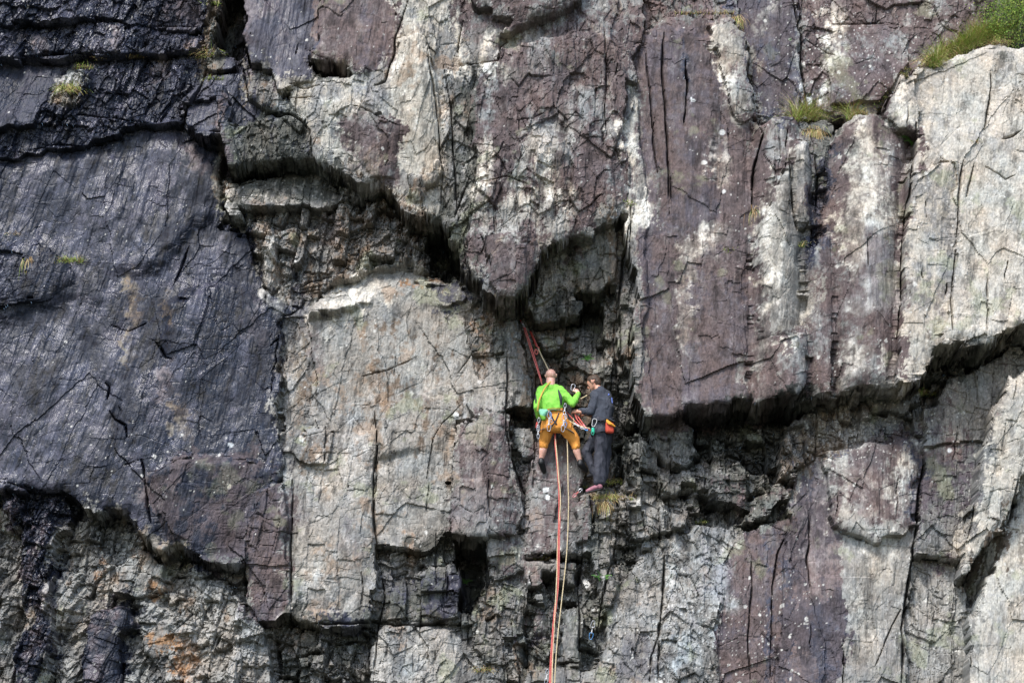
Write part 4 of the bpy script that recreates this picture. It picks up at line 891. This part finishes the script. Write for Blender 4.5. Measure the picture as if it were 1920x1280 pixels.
grow('cloth_tab', [[(tuple(at(1007,792,DG+.1)), (.016,.006,.01)), (tuple(at(1006,801,DG+.1)), (.016,.006,.014))]], .005, M['red'], rt, 1)
hc = carabiner('carabiner', at(1074,726,DG-.06), Vector((.3,.1,1)), .10, .062, M['metal']); tag(hc, 'silver carabiner held up in the hand of the climber in green', 'carabiner')
hc2 = carabiner('carabiner', at(1074,733,DG-.08), Vector((-.3,.1,1)), .09, .055, M['panel']); tag(hc2, 'black carabiner clipped below the held silver one', 'carabiner')

# ------------------------------------------------------------------ the man in charcoal, turned to the left
DR = .78
def r(u, v, d=0): return tuple(at(u, v, DR + d))
g2 = empty('person', at(1118, 912, DR)); tag(g2, 'brown-haired man in charcoal fleece and black trousers standing on the grassy ledge', 'person')
f2_ = Vector((-.86, .45, -.42)); up2 = Vector((-.40, .1, .92))
hp, q2 = head_prims(at(1113, 717, DR-.02), f2_, up2)
body = hp + [
 [(r(1117,720,-.02), .056), (r(1124,732), .064)],
 [(r(1122,742), .09), (r(1134,742,-.05), .08), (r(1128,770), .11)], [(r(1128,770), .10), (r(1130,795), .10)],
 [(r(1116,743,.06), .056), (r(1106,773,.08), .044)], [(r(1106,773,.08), .044), (r(1084,771,.0), .031)],
 [(r(1120,745,-.16), .056), (r(1112,778,-.14), .044)], [(r(1112,778,-.14), .042), (r(1100,776,-.08), .031)],
 [(r(1127,802,.03), .085), (r(1124,850,.02), .056)], [(r(1124,850,.02), .055), (r(1121,905,.02), .036)],
 [(r(1126,802,-.1), .085), (r(1099,848,-.13), .050)], [(r(1099,848,-.13), .048), (r(1115,885,-.11), .034)]]
body += hand_prims(at(1084,771,DR), at(1077,771,DR-.04) - at(1084,771,DR), Vector((-.1,-.8,.55)), 1, .55)
body += hand_prims(at(1100,776,DR-.08), at(1094,776,DR-.12) - at(1100,776,DR-.08), Vector((0,-.6,.8)), -1, .7)
b2 = grow('body', body, .0065, M['skin_tan'], g2, 3)
def hq(a, b, c): return q2(a, b, c)
hair = [[(hq(0,-.034,.030), .080), (hq(0,.012,.044), .074), (hq(0,.045,.062), .040)], [(hq(0,-.05,-.0), .070), (hq(0,-.055,-.045), .052)],
 [(hq(.055,-.01,.03), .032), (hq(.060,.02,.045), .022), (hq(.062,.012,.0), .012)], [(hq(-.055,-.01,.03), .032), (hq(-.060,.02,.045), .022), (hq(-.062,.012,.0), .012)]]
grow('hair', hair, .006, M['hair'], g2, 2, .006, 40, 3)['label'] = 'short tousled brown hair'
for s in (1, -1):
    for qq, par in ((q1, g1), (q2, g2)):
        grow('eye', [[(qq(.030*s,.084,.0), .0078)]], .003, M['eye'], par, 1)
fleece = [
 [(r(1118,741,.02), .095), (r(1135,740,-.05), .085), (r(1128,768,.0), .122), (r(1137,762,-.0), .118)],
 [(r(1124,730,-.01), .066), (r(1126,738,-.01), .10)],
 [(r(1128,768), .122), (r(1137,764,0), .118), (r(1123,784,.01), .115), (r(1133,786,.0), .116)],
 [(r(1117,742,.06), .070), (r(1107,772,.09), .056)], [(r(1107,772,.09), .056), (r(1089,770,.01), .043)],
 [(r(1121,745,-.16), .066), (r(1112,778,-.14), .054)]]
grow('fleece', fleece, .011, M['charcoal'], g2, 3, .012, 9, 7)['label'] = 'charcoal grey long-sleeved fleece'
grow('cord_stopper', [[(r(1142,739,.10), .012), (r(1141,740,.10), .012)], [(r(1147,746,.05), .009), (r(1148,755,.06), .009)]], .005, M['blue'], g2, 1)['label'] = 'small blue strap on the back of the fleece'
tr = [
 [(r(1122,790,.03), .100), (r(1138,790,-.02), .105), (r(1124,806,.02), .115), (r(1138,806,-.04), .105)],
 [(r(1127,806,.04), .108), (r(1138,806,-.02), .10), (r(1124,850,.02), .076), (r(1128,850,-.0), .066)],
 [(r(1124,850,.02), .082), (r(1128,852,.0), .064), (r(1120,903,.02), .066), (r(1129,902,.0), .060)],
 [(r(1126,806,-.08), .105), (r(1099,848,-.12), .078)], [(r(1099,847,-.12), .078), (r(1114,886,-.10), .056)],
 [(r(1137,806,-.12), .09), (r(1137,855,-.12), .066), (r(1133,895,-.10), .052)]]
grow('trousers', tr, .011, M['black'], g2, 3, .014, 7, 4)['label'] = 'loose black trousers'
sho = [[(r(1121,909,.02), .040), (r(1125,912,.02), .042)], [(r(1122,911,.02), .040), (r(1108,917,.03), .034), (r(1101,920,.03), .026)]]
ap = grow('approach_shoe', sho, .007, M['mauve'], g2, 3); ap['label'] = 'mauve suede shoe planted on the ledge'
grow('sole', [[(r(1126,917,.02), (.045,.035,.010)), (r(1110,921,.03), (.04,.034,.010)), (r(1100,923,.03), (.028,.028,.010))]], .006, M['rubber'], ap, 1)
grow('approach_shoe', [[(r(1116,886,-.10), .040), (r(1110,890,-.12), .034), (r(1103,892,-.14), .026)]], .007, M['rubber'], g2, 2)['label'] = 'black shoe of the bent leg'
hb = curve_tube('harness_belt', [at(1112,787,DR+.11), at(1124,788,DR+.150), at(1140,786,DR+.125), at(1150,785,DR), at(1140,790,DR-.14), at(1122,792,DR-.12), at(1110,790,DR)], (.006,.022), M['panel'], g2, 8, True, 4)
curve_tube('leg_loop', [at(1125,812,DR+.03) + Vector((math.cos(a)*.128, math.sin(a)*.128, math.cos(a)*.02)) for a in [2*math.pi*k/10 for k in range(10)]], (.005,.020), M['panel'], g2, 8, True, 3)
cb = empty('chalk_bag', at(1143,800,DR+.17)); tag(cb, 'red, orange and yellow chalk bag on the back of the man in charcoal', 'chalk bag')
grow('bag_body', [[(tuple(at(1140,794,DR+.14)), .036), (tuple(at(1147,796,DR+.13)), .036), (tuple(at(1140,807,DR+.14)), .042), (tuple(at(1147,808,DR+.13)), .038)]], .007, M['chalkred'], cb, 3, .004, 22, 8)
grow('bag_stripe', [[(tuple(at(1138,789,DR+.195)), (.014,.012,.03)), (tuple(at(1144,794,DR+.20)), (.03,.012,.018)), (tuple(at(1153,799,DR+.17)), (.012,.012,.012))]], .006, M['chalkyel'], cb, 2)
grow('bag_rim', [[(tuple(at(1139,785,DR+.15)), (.04,.045,.012)), (tuple(at(1151,790,DR+.14)), (.03,.04,.012))]], .006, M['panel'], cb, 2)
c1 = carabiner('carabiner', at(1114,792,DR+.17), Vector((.25,0,1)), .12, .07, M['white']); tag(c1, 'white carabiner hanging at the front hip of the man in charcoal', 'carabiner')
c2 = empty('belay_plate', at(1112,806,DR+.15)); tag(c2, 'small emerald green belay device under the white carabiner', 'belay device')
grow('plate', [[(tuple(at(1112,803,DR+.15)), (.026,.012,.016)), (tuple(at(1112,809,DR+.15)), (.024,.012,.016))]], .005, M['metal_green'], c2, 1)
curve_tube('wire_loop', [at(1110,807,DR+.16), at(1109,812,DR+.16), at(1112,815,DR+.16), at(1114,810,DR+.16)], .004, M['metal_green'], c2, 6)

# ------------------------------------------------------------------ ropes and slings
def rope(pts, material, label, rad=.0105, cat='rope', name='rope', grp=None):
    return tag(curve_tube(name, [at(*p) for p in pts], rad, material, None, 8, False, 8), label, cat, grp)
dn = lambda dx: [(1040+dx*.5,812,.72),(1041+dx*.7,835,.80),(1045+dx,880,.84),(1048+dx,930,.86),(1047+dx,1000,.92),(1045+dx,1090,.95),(1038+dx,1160,1.0),(1032+dx,1240,1.05),(1028+dx,1330,1.1)]
DNG = 'ropes hanging from the climber in green'
rope(dn(0), M['rope_red'], 'crimson rope hanging down between the legs, left of the paired strand', .0082, grp=DNG)
rope(dn(2.4), M['rope_salmon'], 'salmon pink rope hanging beside the crimson one', .0082, grp=DNG)
rope([(1041,822,.77),(1044,850,.83),(1048,900,.88),(1051,940,.9),(1046,1010,.9),(1044,1080,.95),(1040,1160,1.0),(1036,1240,1.05),(1034,1330,1.1)], M['rope_cream'], 'thin cream strand running against the pink rope', .009, grp=DNG)
rope([(1062,806,.7),(1064,840,.76),(1065,900,.86),(1066,950,.88),(1063,1030,.92),(1056,1100,.95),(1047,1180,1.0),(1042,1240,1.05),(1038,1330,1.1)], M['rope_cream'], 'cream rope hanging on its own to the right', .0082, grp=DNG)
rope([(981,612,.30),(990,640,.38),(1003,680,.55),(1017,722,.72)], M['rope_salmon'], 'upper salmon rope running from the top anchor to the shoulder in green', .0078)
rope([(984,613,.29),(993,640,.37),(1005,678,.54),(1016,715,.70)], M['rope_red'], 'darker red strand lying along the upper salmon rope', .008)
rope([(973,597,.2),(976,601,.24),(979,606,.28)], M['red'], 'short red sling disappearing into the crack above the top anchor', .010, 'sling', 'anchor_sling')
quickdraw('anchor_draw', at(978,603,.28), at(983,613,.31), M['metal'], M['metal'], M['white'], 'silver carabiner pair at the top anchor in the dark crack', 'anchor gear')
rope([(994,621,.15),(999,633,.22),(1006,649,.33)], M['red'], 'bright red anchor sling in the crack right of the upper rope', .013, 'sling', 'anchor_sling')
rope([(996,622,.15),(1001,634,.22),(1008,650,.33)], M['rope_salmon'], 'second pink strand of the anchor sling', .009, 'sling', 'anchor_sling')
rope([(1006,649,.34),(1010,652,.36),(1009,658,.37),(1004,655,.37),(1003,661,.37),(1006,664,.38),(1009,660,.38)], M['rope_salmon'], 'salmon knot at the bottom of the red anchor sling', .011, 'knot', 'anchor_knot')
rope([(1009,653,.36),(1016,668,.45),(1023,682,.58),(1029,694,.66)], M['rope_cream'], 'upper cream rope from the knot down to the bald head', .010)
BG = 'loops of rope between the two climbers'
rope([(1062,772,.62),(1072,783,.72),(1086,797,.80),(1096,801,.85),(1108,806,.9)], M['rope_red'], 'dark red loop sagging from the green climber to the belay device', .009, grp=BG)
rope([(1066,788,.7),(1078,795,.78),(1090,799,.84),(1106,803,.9)], M['rope_cream'], 'cream loop lying lowest between the climbers', .009, grp=BG)
rope([(1078,776,.74),(1082,786,.78),(1090,796,.82),(1093,800,.85)], M['rope_red'], 'red strand dropping from the left hand of the man in charcoal', .009, grp=BG)
rope([(1081,777,.72),(1088,787,.78),(1097,800,.84)], M['rope_red'], 'red strand further right below the hands', .009, grp=BG)
rope([(1074,800,.75),(1076,790,.77),(1075,784,.76)], M['rope_cream'], 'short cream end standing up between the climbers', .007, grp=BG)
rope([(1083,751,.70),(1092,746,.74),(1101,741,.78)], M['rope_cream'], 'tan rope passing across to the chest of the man in charcoal', .010, grp=BG)
for (a, b_, m1, m2_, s_, lb) in (((1076,793),(1086,799),'metal','metal','white','silver quickdraw clipped into the rope loops, nearest the ochre hip'),
   ((1088,801),(1102,806),'metal','metal_blue','white','white and blue quickdraw clipped low in the rope loops'),
   ((1094,796),(1100,803),'metal_pink','metal_pink','rope_salmon','coppery clip beside the belay device')):
    quickdraw('quickdraw', at(*a, .86), at(*b_, .88), M[m1], M[m2_], M[s_], lb, 'quickdraws in the rope loops')
d_ = surf(1085, 925) + .05
quickdraw('quickdraw', at(1091, 916, d_+.02), at(1074, 931, d_+.02), M['metal'], M['metal_pink'], M['rope_salmon'], 'pink quickdraw lying on the rock below the mauve shoe', 'loose quickdraws on the rock')
d_ = max(surf(1112, 1168), surf(1106, 1192)) + .05
quickdraw('quickdraw', at(1113, 1163, d_), at(1107, 1198, d_), M['metal'], M['metal_blue'], M['white'], 'white quickdraw with a blue carabiner hanging low on the rock', 'loose quickdraws on the rock')
d_ = surf(1020, 1262) + .08
quickdraw('quickdraw', at(1027, 1254, 1.0), at(1023, 1282, 1.0), M['metal'], M['metal'], M['white'], 'silver quickdraw beside the ropes at the bottom edge', 'loose quickdraws on the rock')

# ------------------------------------------------------------------ plants
def leafmat(name):
    m, t, b = newmat(name); a = t.nodes.new('ShaderNodeAttribute'); a.attribute_name = 'tint'
    t.links.new(a.outputs['Color'], b.inputs['Base Color']); b.inputs['Roughness'].default_value = .65; b.inputs['Specular IOR Level'].default_value = .25
    return m
GRASS = leafmat('grass_blades')
GREEN = [(.22,.31,.05),(.30,.40,.07),(.38,.44,.12),(.17,.24,.04)]; STRAW = [(.46,.35,.16),(.38,.26,.11),(.55,.45,.25),(.32,.19,.08)]
def tinted(name, quads, tints, parent=None):
    vs_ = [v for q in quads for v in q]; fs = []; k = 0; tv = []
    for q, t in zip(quads, tints): fs.append(tuple(range(k, k+len(q)))); k += len(q); tv += [(*t, 1)]*len(q)
    me = bpy.data.meshes.new(name); me.from_pydata(vs_, [], fs)
    a = me.attributes.new('tint', 'FLOAT_COLOR', 'POINT'); a.data.foreach_set('color', np.array(tv, np.float32).reshape(-1)); me.materials.append(GRASS)
    o = link(bpy.data.objects.new(name, me), parent)
    if parent: o.matrix_parent_inverse = Matrix.Translation(-parent.location)
    return o
RN = random.Random(7)
def tuft(label, cu, cv, wpx, hpx, n=220, green=.5, droop=.5, slope=0, name='grass_tuft', cat='grass tuft', grp='grass tufts on the ledges', size=1.0, lift=0, fan=1.0):
    """blades rooted on the rock along a strip of the given width"""
    cl = []
    for k in range(max(3, int(wpx/5))):
        u = cu + wpx*(k/(max(3, int(wpx/5))-1) - .5); v = cv + slope*(u - cu); cl.append(at(u, v, surf(u, v) + lift))
    H = hpx/M2P*size; quads, tints = [], []
    base = sorted(cl, key=lambda c_: c_.x); soil = (.07,.055,.035)
    for a_, b_ in zip(base[:-1], base[1:]):     # the turf the blades root in
        quads.append([a_ + Vector((0,.06,-.03)), b_ + Vector((0,.06,-.03)), b_ + Vector((0,-.01,.01)), a_ + Vector((0,-.01,.01))]); tints.append(soil)
    for b in range(n):
        k0 = RN.choice(cl); p = k0 + Vector((RN.gauss(0, .03), RN.uniform(-.03, .08), RN.gauss(0, .02)))
        quads.append([k0 + Vector((-.003,.01,0)), k0 + Vector((.003,.01,0)), p + Vector((.003,0,0)), p + Vector((-.003,0,0))]); tints.append(soil)   # its root
        a = RN.gauss(0, 1.1); out = Vector((math.sin(a)*.8 + RN.gauss(0, .25), -RN.uniform(-.1, 1.0), 0))*fan; h = H*RN.choice((.4, .6, .8, 1.0, 1.25))*RN.uniform(.8, 1.1); w = RN.uniform(.0022, .0050)
        c = RN.choice(GREEN if RN.random() < green else STRAW); s = Vector((math.cos(a), 0, 0)).normalized()*w
        vel = Vector((out.x*.5, out.y*.4, 1 - RN.random()*.4)).normalized(); pr = p; prw = 1.0; st_ = h/5
        for j in range(5):
            vel = (vel + Vector((out.x*.18, out.y*.12, -.42))*droop*(.5 + RN.random())).normalized(); nx_ = pr + vel*st_; w2 = 1 - (j+1)/5.2
            quads.append([pr - s*prw, pr + s*prw, nx_ + s*w2, nx_ - s*w2]); cc = tuple(x*(.8 + .1*j) for x in c); tints.append(cc); pr = nx_; prw = w2
    return tag(tinted(name, quads, tints), label, cat, grp)
def shrub(label, cu, cv, wpx, hpx, n=2600, seed=1, name='shrub', cat='shrub', cols=None, leaf=.030, grp=None, dd=.05):
    rn = random.Random(seed); d0 = surf(cu, min(cv + hpx*.4, 1270), 1.0) + dd; c = at(cu, cv, d0); e = empty(name, at(cu, cv + hpx*.5, d0)); tag(e, label, cat, grp)
    W_, H_ = wpx/2/M2P, hpx/2/M2P; clumps = []
    while len(clumps) < max(6, int(n/90)):
        p = Vector((rn.uniform(-1,1), rn.uniform(-1,1), rn.uniform(-1,1)))
        if p.length < 1: clumps.append((Vector((p.x*W_, p.y*min(W_, H_)*.7, p.z*H_)) + c, rn.uniform(.7, 1.25)))
    quads, tints = [], []
    for k in range(n):
        cc, br = rn.choice(clumps); p = cc + Vector((rn.gauss(0,1), rn.gauss(0,1), rn.gauss(0,1)))*min(W_, H_)*.20
        d = Vector((rn.gauss(0,1), rn.gauss(0,1), rn.gauss(.6,1))).normalized(); s = d.cross(Vector((rn.gauss(0,1), rn.gauss(0,1), rn.gauss(0,1)))).normalized()
        l = leaf*rn.uniform(.6, 1.3); t = rn.choice(cols or GREEN); quads.append([p, p + d*l*.5 + s*l*.22, p + d*l, p + d*l*.5 - s*l*.22]); tints.append(tuple(x*br for x in t))
    tinted('foliage', quads, tints, e)
    root = e.location + Vector((0,.15,-.05)); bm_pts = rn.sample(clumps, min(6, len(clumps)))
    for q_, _ in bm_pts[:5]: curve_tube('stem', [root, (root + q_)/2 + Vector((rn.uniform(-.03,.03),0,0)), q_], .008, M['panel'], e, 5)
    return e
def leafy(label, cu, cv, wpx, hpx, n=9, seed=3, name='leafy_plant', yellow=False, lift=.02):
    """a few arching fronds of paired leaflets rising from one root"""
    rn = random.Random(seed); p0 = at(cu, cv + hpx*.5, surf(cu, min(cv + hpx*.5, 1278)) + lift); quads, tints = [], []
    for k in range(n):
        a = rn.uniform(-1.2, 1.2); vel = Vector((math.sin(a), -.5, math.cos(a))).normalized(); p = p0.copy(); L_ = hpx/M2P*rn.uniform(.7, 1.15)
        t = rn.choice([(.30,.26,.05),(.36,.20,.06),(.24,.28,.05)] if yellow else [(.08,.20,.04),(.12,.27,.06),(.09,.22,.06)])
        for j in range(9):
            vel = (vel + Vector((math.sin(a)*.10, -.03, -.10))).normalized(); q = p + vel*L_/9; s = vel.cross(Vector((0,1,0))).normalized(); w = L_*.26*(1 - j/9.5)
            quads.append([p, p + s*w*.6 + vel*w*.35, p + s*w, q]); quads.append([p, p - s*w*.6 + vel*w*.35, p - s*w, q]); tints += [t, t]; p = q
    return tag(tinted(name, quads, tints), label, 'plant', 'small green plants in the cracks')
tuft('long green grass mound hanging over the top edge of the pale buttress', 1800, 98, 100, 44, 2200, .72, .7, -.55, size=1.2, lift=.04)
tuft('straw-coloured grass fringe drooping down the left end of the grass mound', 1762, 108, 44, 36, 700, .15, 1.1, -.7)
tuft('thick green grass under the dark shrub at the top right', 1850, 78, 60, 40, 1000, .7, .6, -.3, size=1.3, lift=.04)
tuft('dry grass at the right end of the buttress top', 1885, 82, 50, 22, 300, .2, .8, -.1)
tuft('broad green grass clump on the ledge above the pillars', 1545, 224, 104, 40, 2000, .6, .7, -.02, size=1.4)
tuft('brown grass trailing down the gap between the pillars', 1526, 246, 20, 32, 300, .2, 2.6, fan=.3)
tuft('short dry grass at the right end of the pillar ledge', 1605, 214, 34, 16, 240, .3, .8)
tuft('brown tuft hanging from the corner at the top of the purple wall', 1383, 36, 10, 30, 160, .15, 2.6, fan=.3)
tuft('thin dry grass line along the top of the purple wall', 1320, 26, 110, 10, 420, .3, .6)
tuft('green and straw tuft on the grey block in the wet wall', 132, 168, 28, 28, 420, .5, 1.2)
tuft('small tuft on top of the grey block in the wet wall', 156, 128, 26, 14, 200, .5, .8)
tuft('sparse tan grass on the high wet ledge', 255, 104, 34, 12, 160, .1, .8)
tuft('tan grass on the wet ledge left of the others', 185, 108, 20, 10, 90, .2, .8)
tuft('rounded green tuft on the left wet wall', 130, 490, 46, 16, 420, .75, .8)
tuft('brown grass strand dropping down the left crack', 52, 490, 6, 26, 60, .2, 3.2, fan=.15)
tuft('small brown tuft near the left edge above the strand', 24, 440, 16, 14, 100, .2, 1.0)
tuft('brown and green tuft beside the black crevice at the top', 388, 105, 14, 34, 220, .4, 1.0)
tuft('tiny bright green tuft at the top edge of the photo', 397, 8, 18, 12, 120, .95, .7)
tuft('green patch at the foot of the black crevice', 404, 150, 30, 9, 160, .9, .8)
tuft('orange-brown grass below the shoe on the climbers\' ledge', 1138, 934, 36, 16, 620, .35, 1.2, fan=.6)
tuft('long orange grass hanging lowest from the front of the climbers\' ledge', 1130, 944, 16, 24, 200, .15, 2.6, fan=.35)
tuft('mossy green grass at the back of the climbers\' ledge', 1152, 905, 26, 16, 260, .7, .8)
tuft('short yellow-green grass left of the mauve shoe', 1096, 916, 14, 10, 120, .75, .7)
tuft('little orange tuft right of the climbers\' ledge', 1176, 935, 20, 10, 110, .35, .9)
tuft('dry grass on the narrow shelf below the purple block', 1012, 1046, 40, 10, 150, .25, .8)
tuft('grass in the notch under the pale buttress', 1738, 738, 26, 20, 320, .5, .9)
tuft('small green tuft on the purple wall', 1366, 470, 14, 8, 90, .8, .8)
tuft('tiny brown tuft in the crack of the pale buttress', 1833, 266, 8, 10, 60, .2, 1.0)
tuft('thin brown grass in the corner left of the pale pillar', 1414, 395, 8, 36, 110, .25, 2.6, fan=.25)
tuft('green and brown grass in the gap beside the wet streak', 1502, 460, 10, 16, 120, .5, 1.0)
tuft('green tuft in the crack right of the purple nose', 1180, 382, 8, 14, 80, .8, 1.0)
tuft('yellow-green wisp by the anchor knot', 1012, 656, 6, 10, 40, .6, .9)
tuft('moss green tuft on the dark broken band', 1317, 978, 14, 8, 80, .9, .8)
tuft('brown grass in the hollow at the bottom', 905, 1255, 24, 20, 140, .15, 1.2)
shrub('dense dark green gorse bush in the top right corner', 1912, 26, 150, 130, 14000, 5, 'gorse_bush', 'bush', [(.09,.18,.03),(.14,.24,.04),(.20,.30,.05),(.30,.35,.07)], .030, dd=.25)
shrub('low green heather bush between the ledge grass and the grey shoulder', 1652, 180, 50, 62, 2600, 9, 'heather_bush', 'bush', [(.06,.10,.02),(.09,.13,.03),(.16,.12,.05)], .026)
shrub('small brown and green bush right of the heather on the wall', 1700, 138, 20, 20, 400, 11, 'heather_bush', 'bush', [(.10,.12,.03),(.20,.15,.06)], .024)
leafy('bright green leafy plant in the crack left of the pale buttress', 1714, 250, 16, 34, 12, 3, 'leafy_plant')
leafy('small bright plant on the shaded blocks below the ledge', 1128, 1074, 20, 22, 9, 4)
leafy('green leaves sprouting behind the man in charcoal', 1100, 666, 16, 16, 8, 5)
leafy('pale green leaf spray inside the black hollow', 872, 1084, 18, 18, 5, 6)
leafy('yellow and rust coloured fern at the bottom edge', 952, 1266, 44, 30, 11, 8, 'fern', True, .05)
leafy('tiny bright sprig on the purple upper wall', 1483, 72, 8, 8, 5, 9)
# the ground far below the picture, out of sight but there to stand on
bm = bmesh.new()
vsx = [bm.verts.new(p) for p in ((-400,-400,0),(400,-400,0),(400,3,0),(-400,3,0))]; bm.faces.new(vsx)
gm = mat('turf', (.018,.028,.010), .95, (.035,.035,.02), .8)
tag(mesh_obj('ground', bm, gm, None, False), kind='structure')
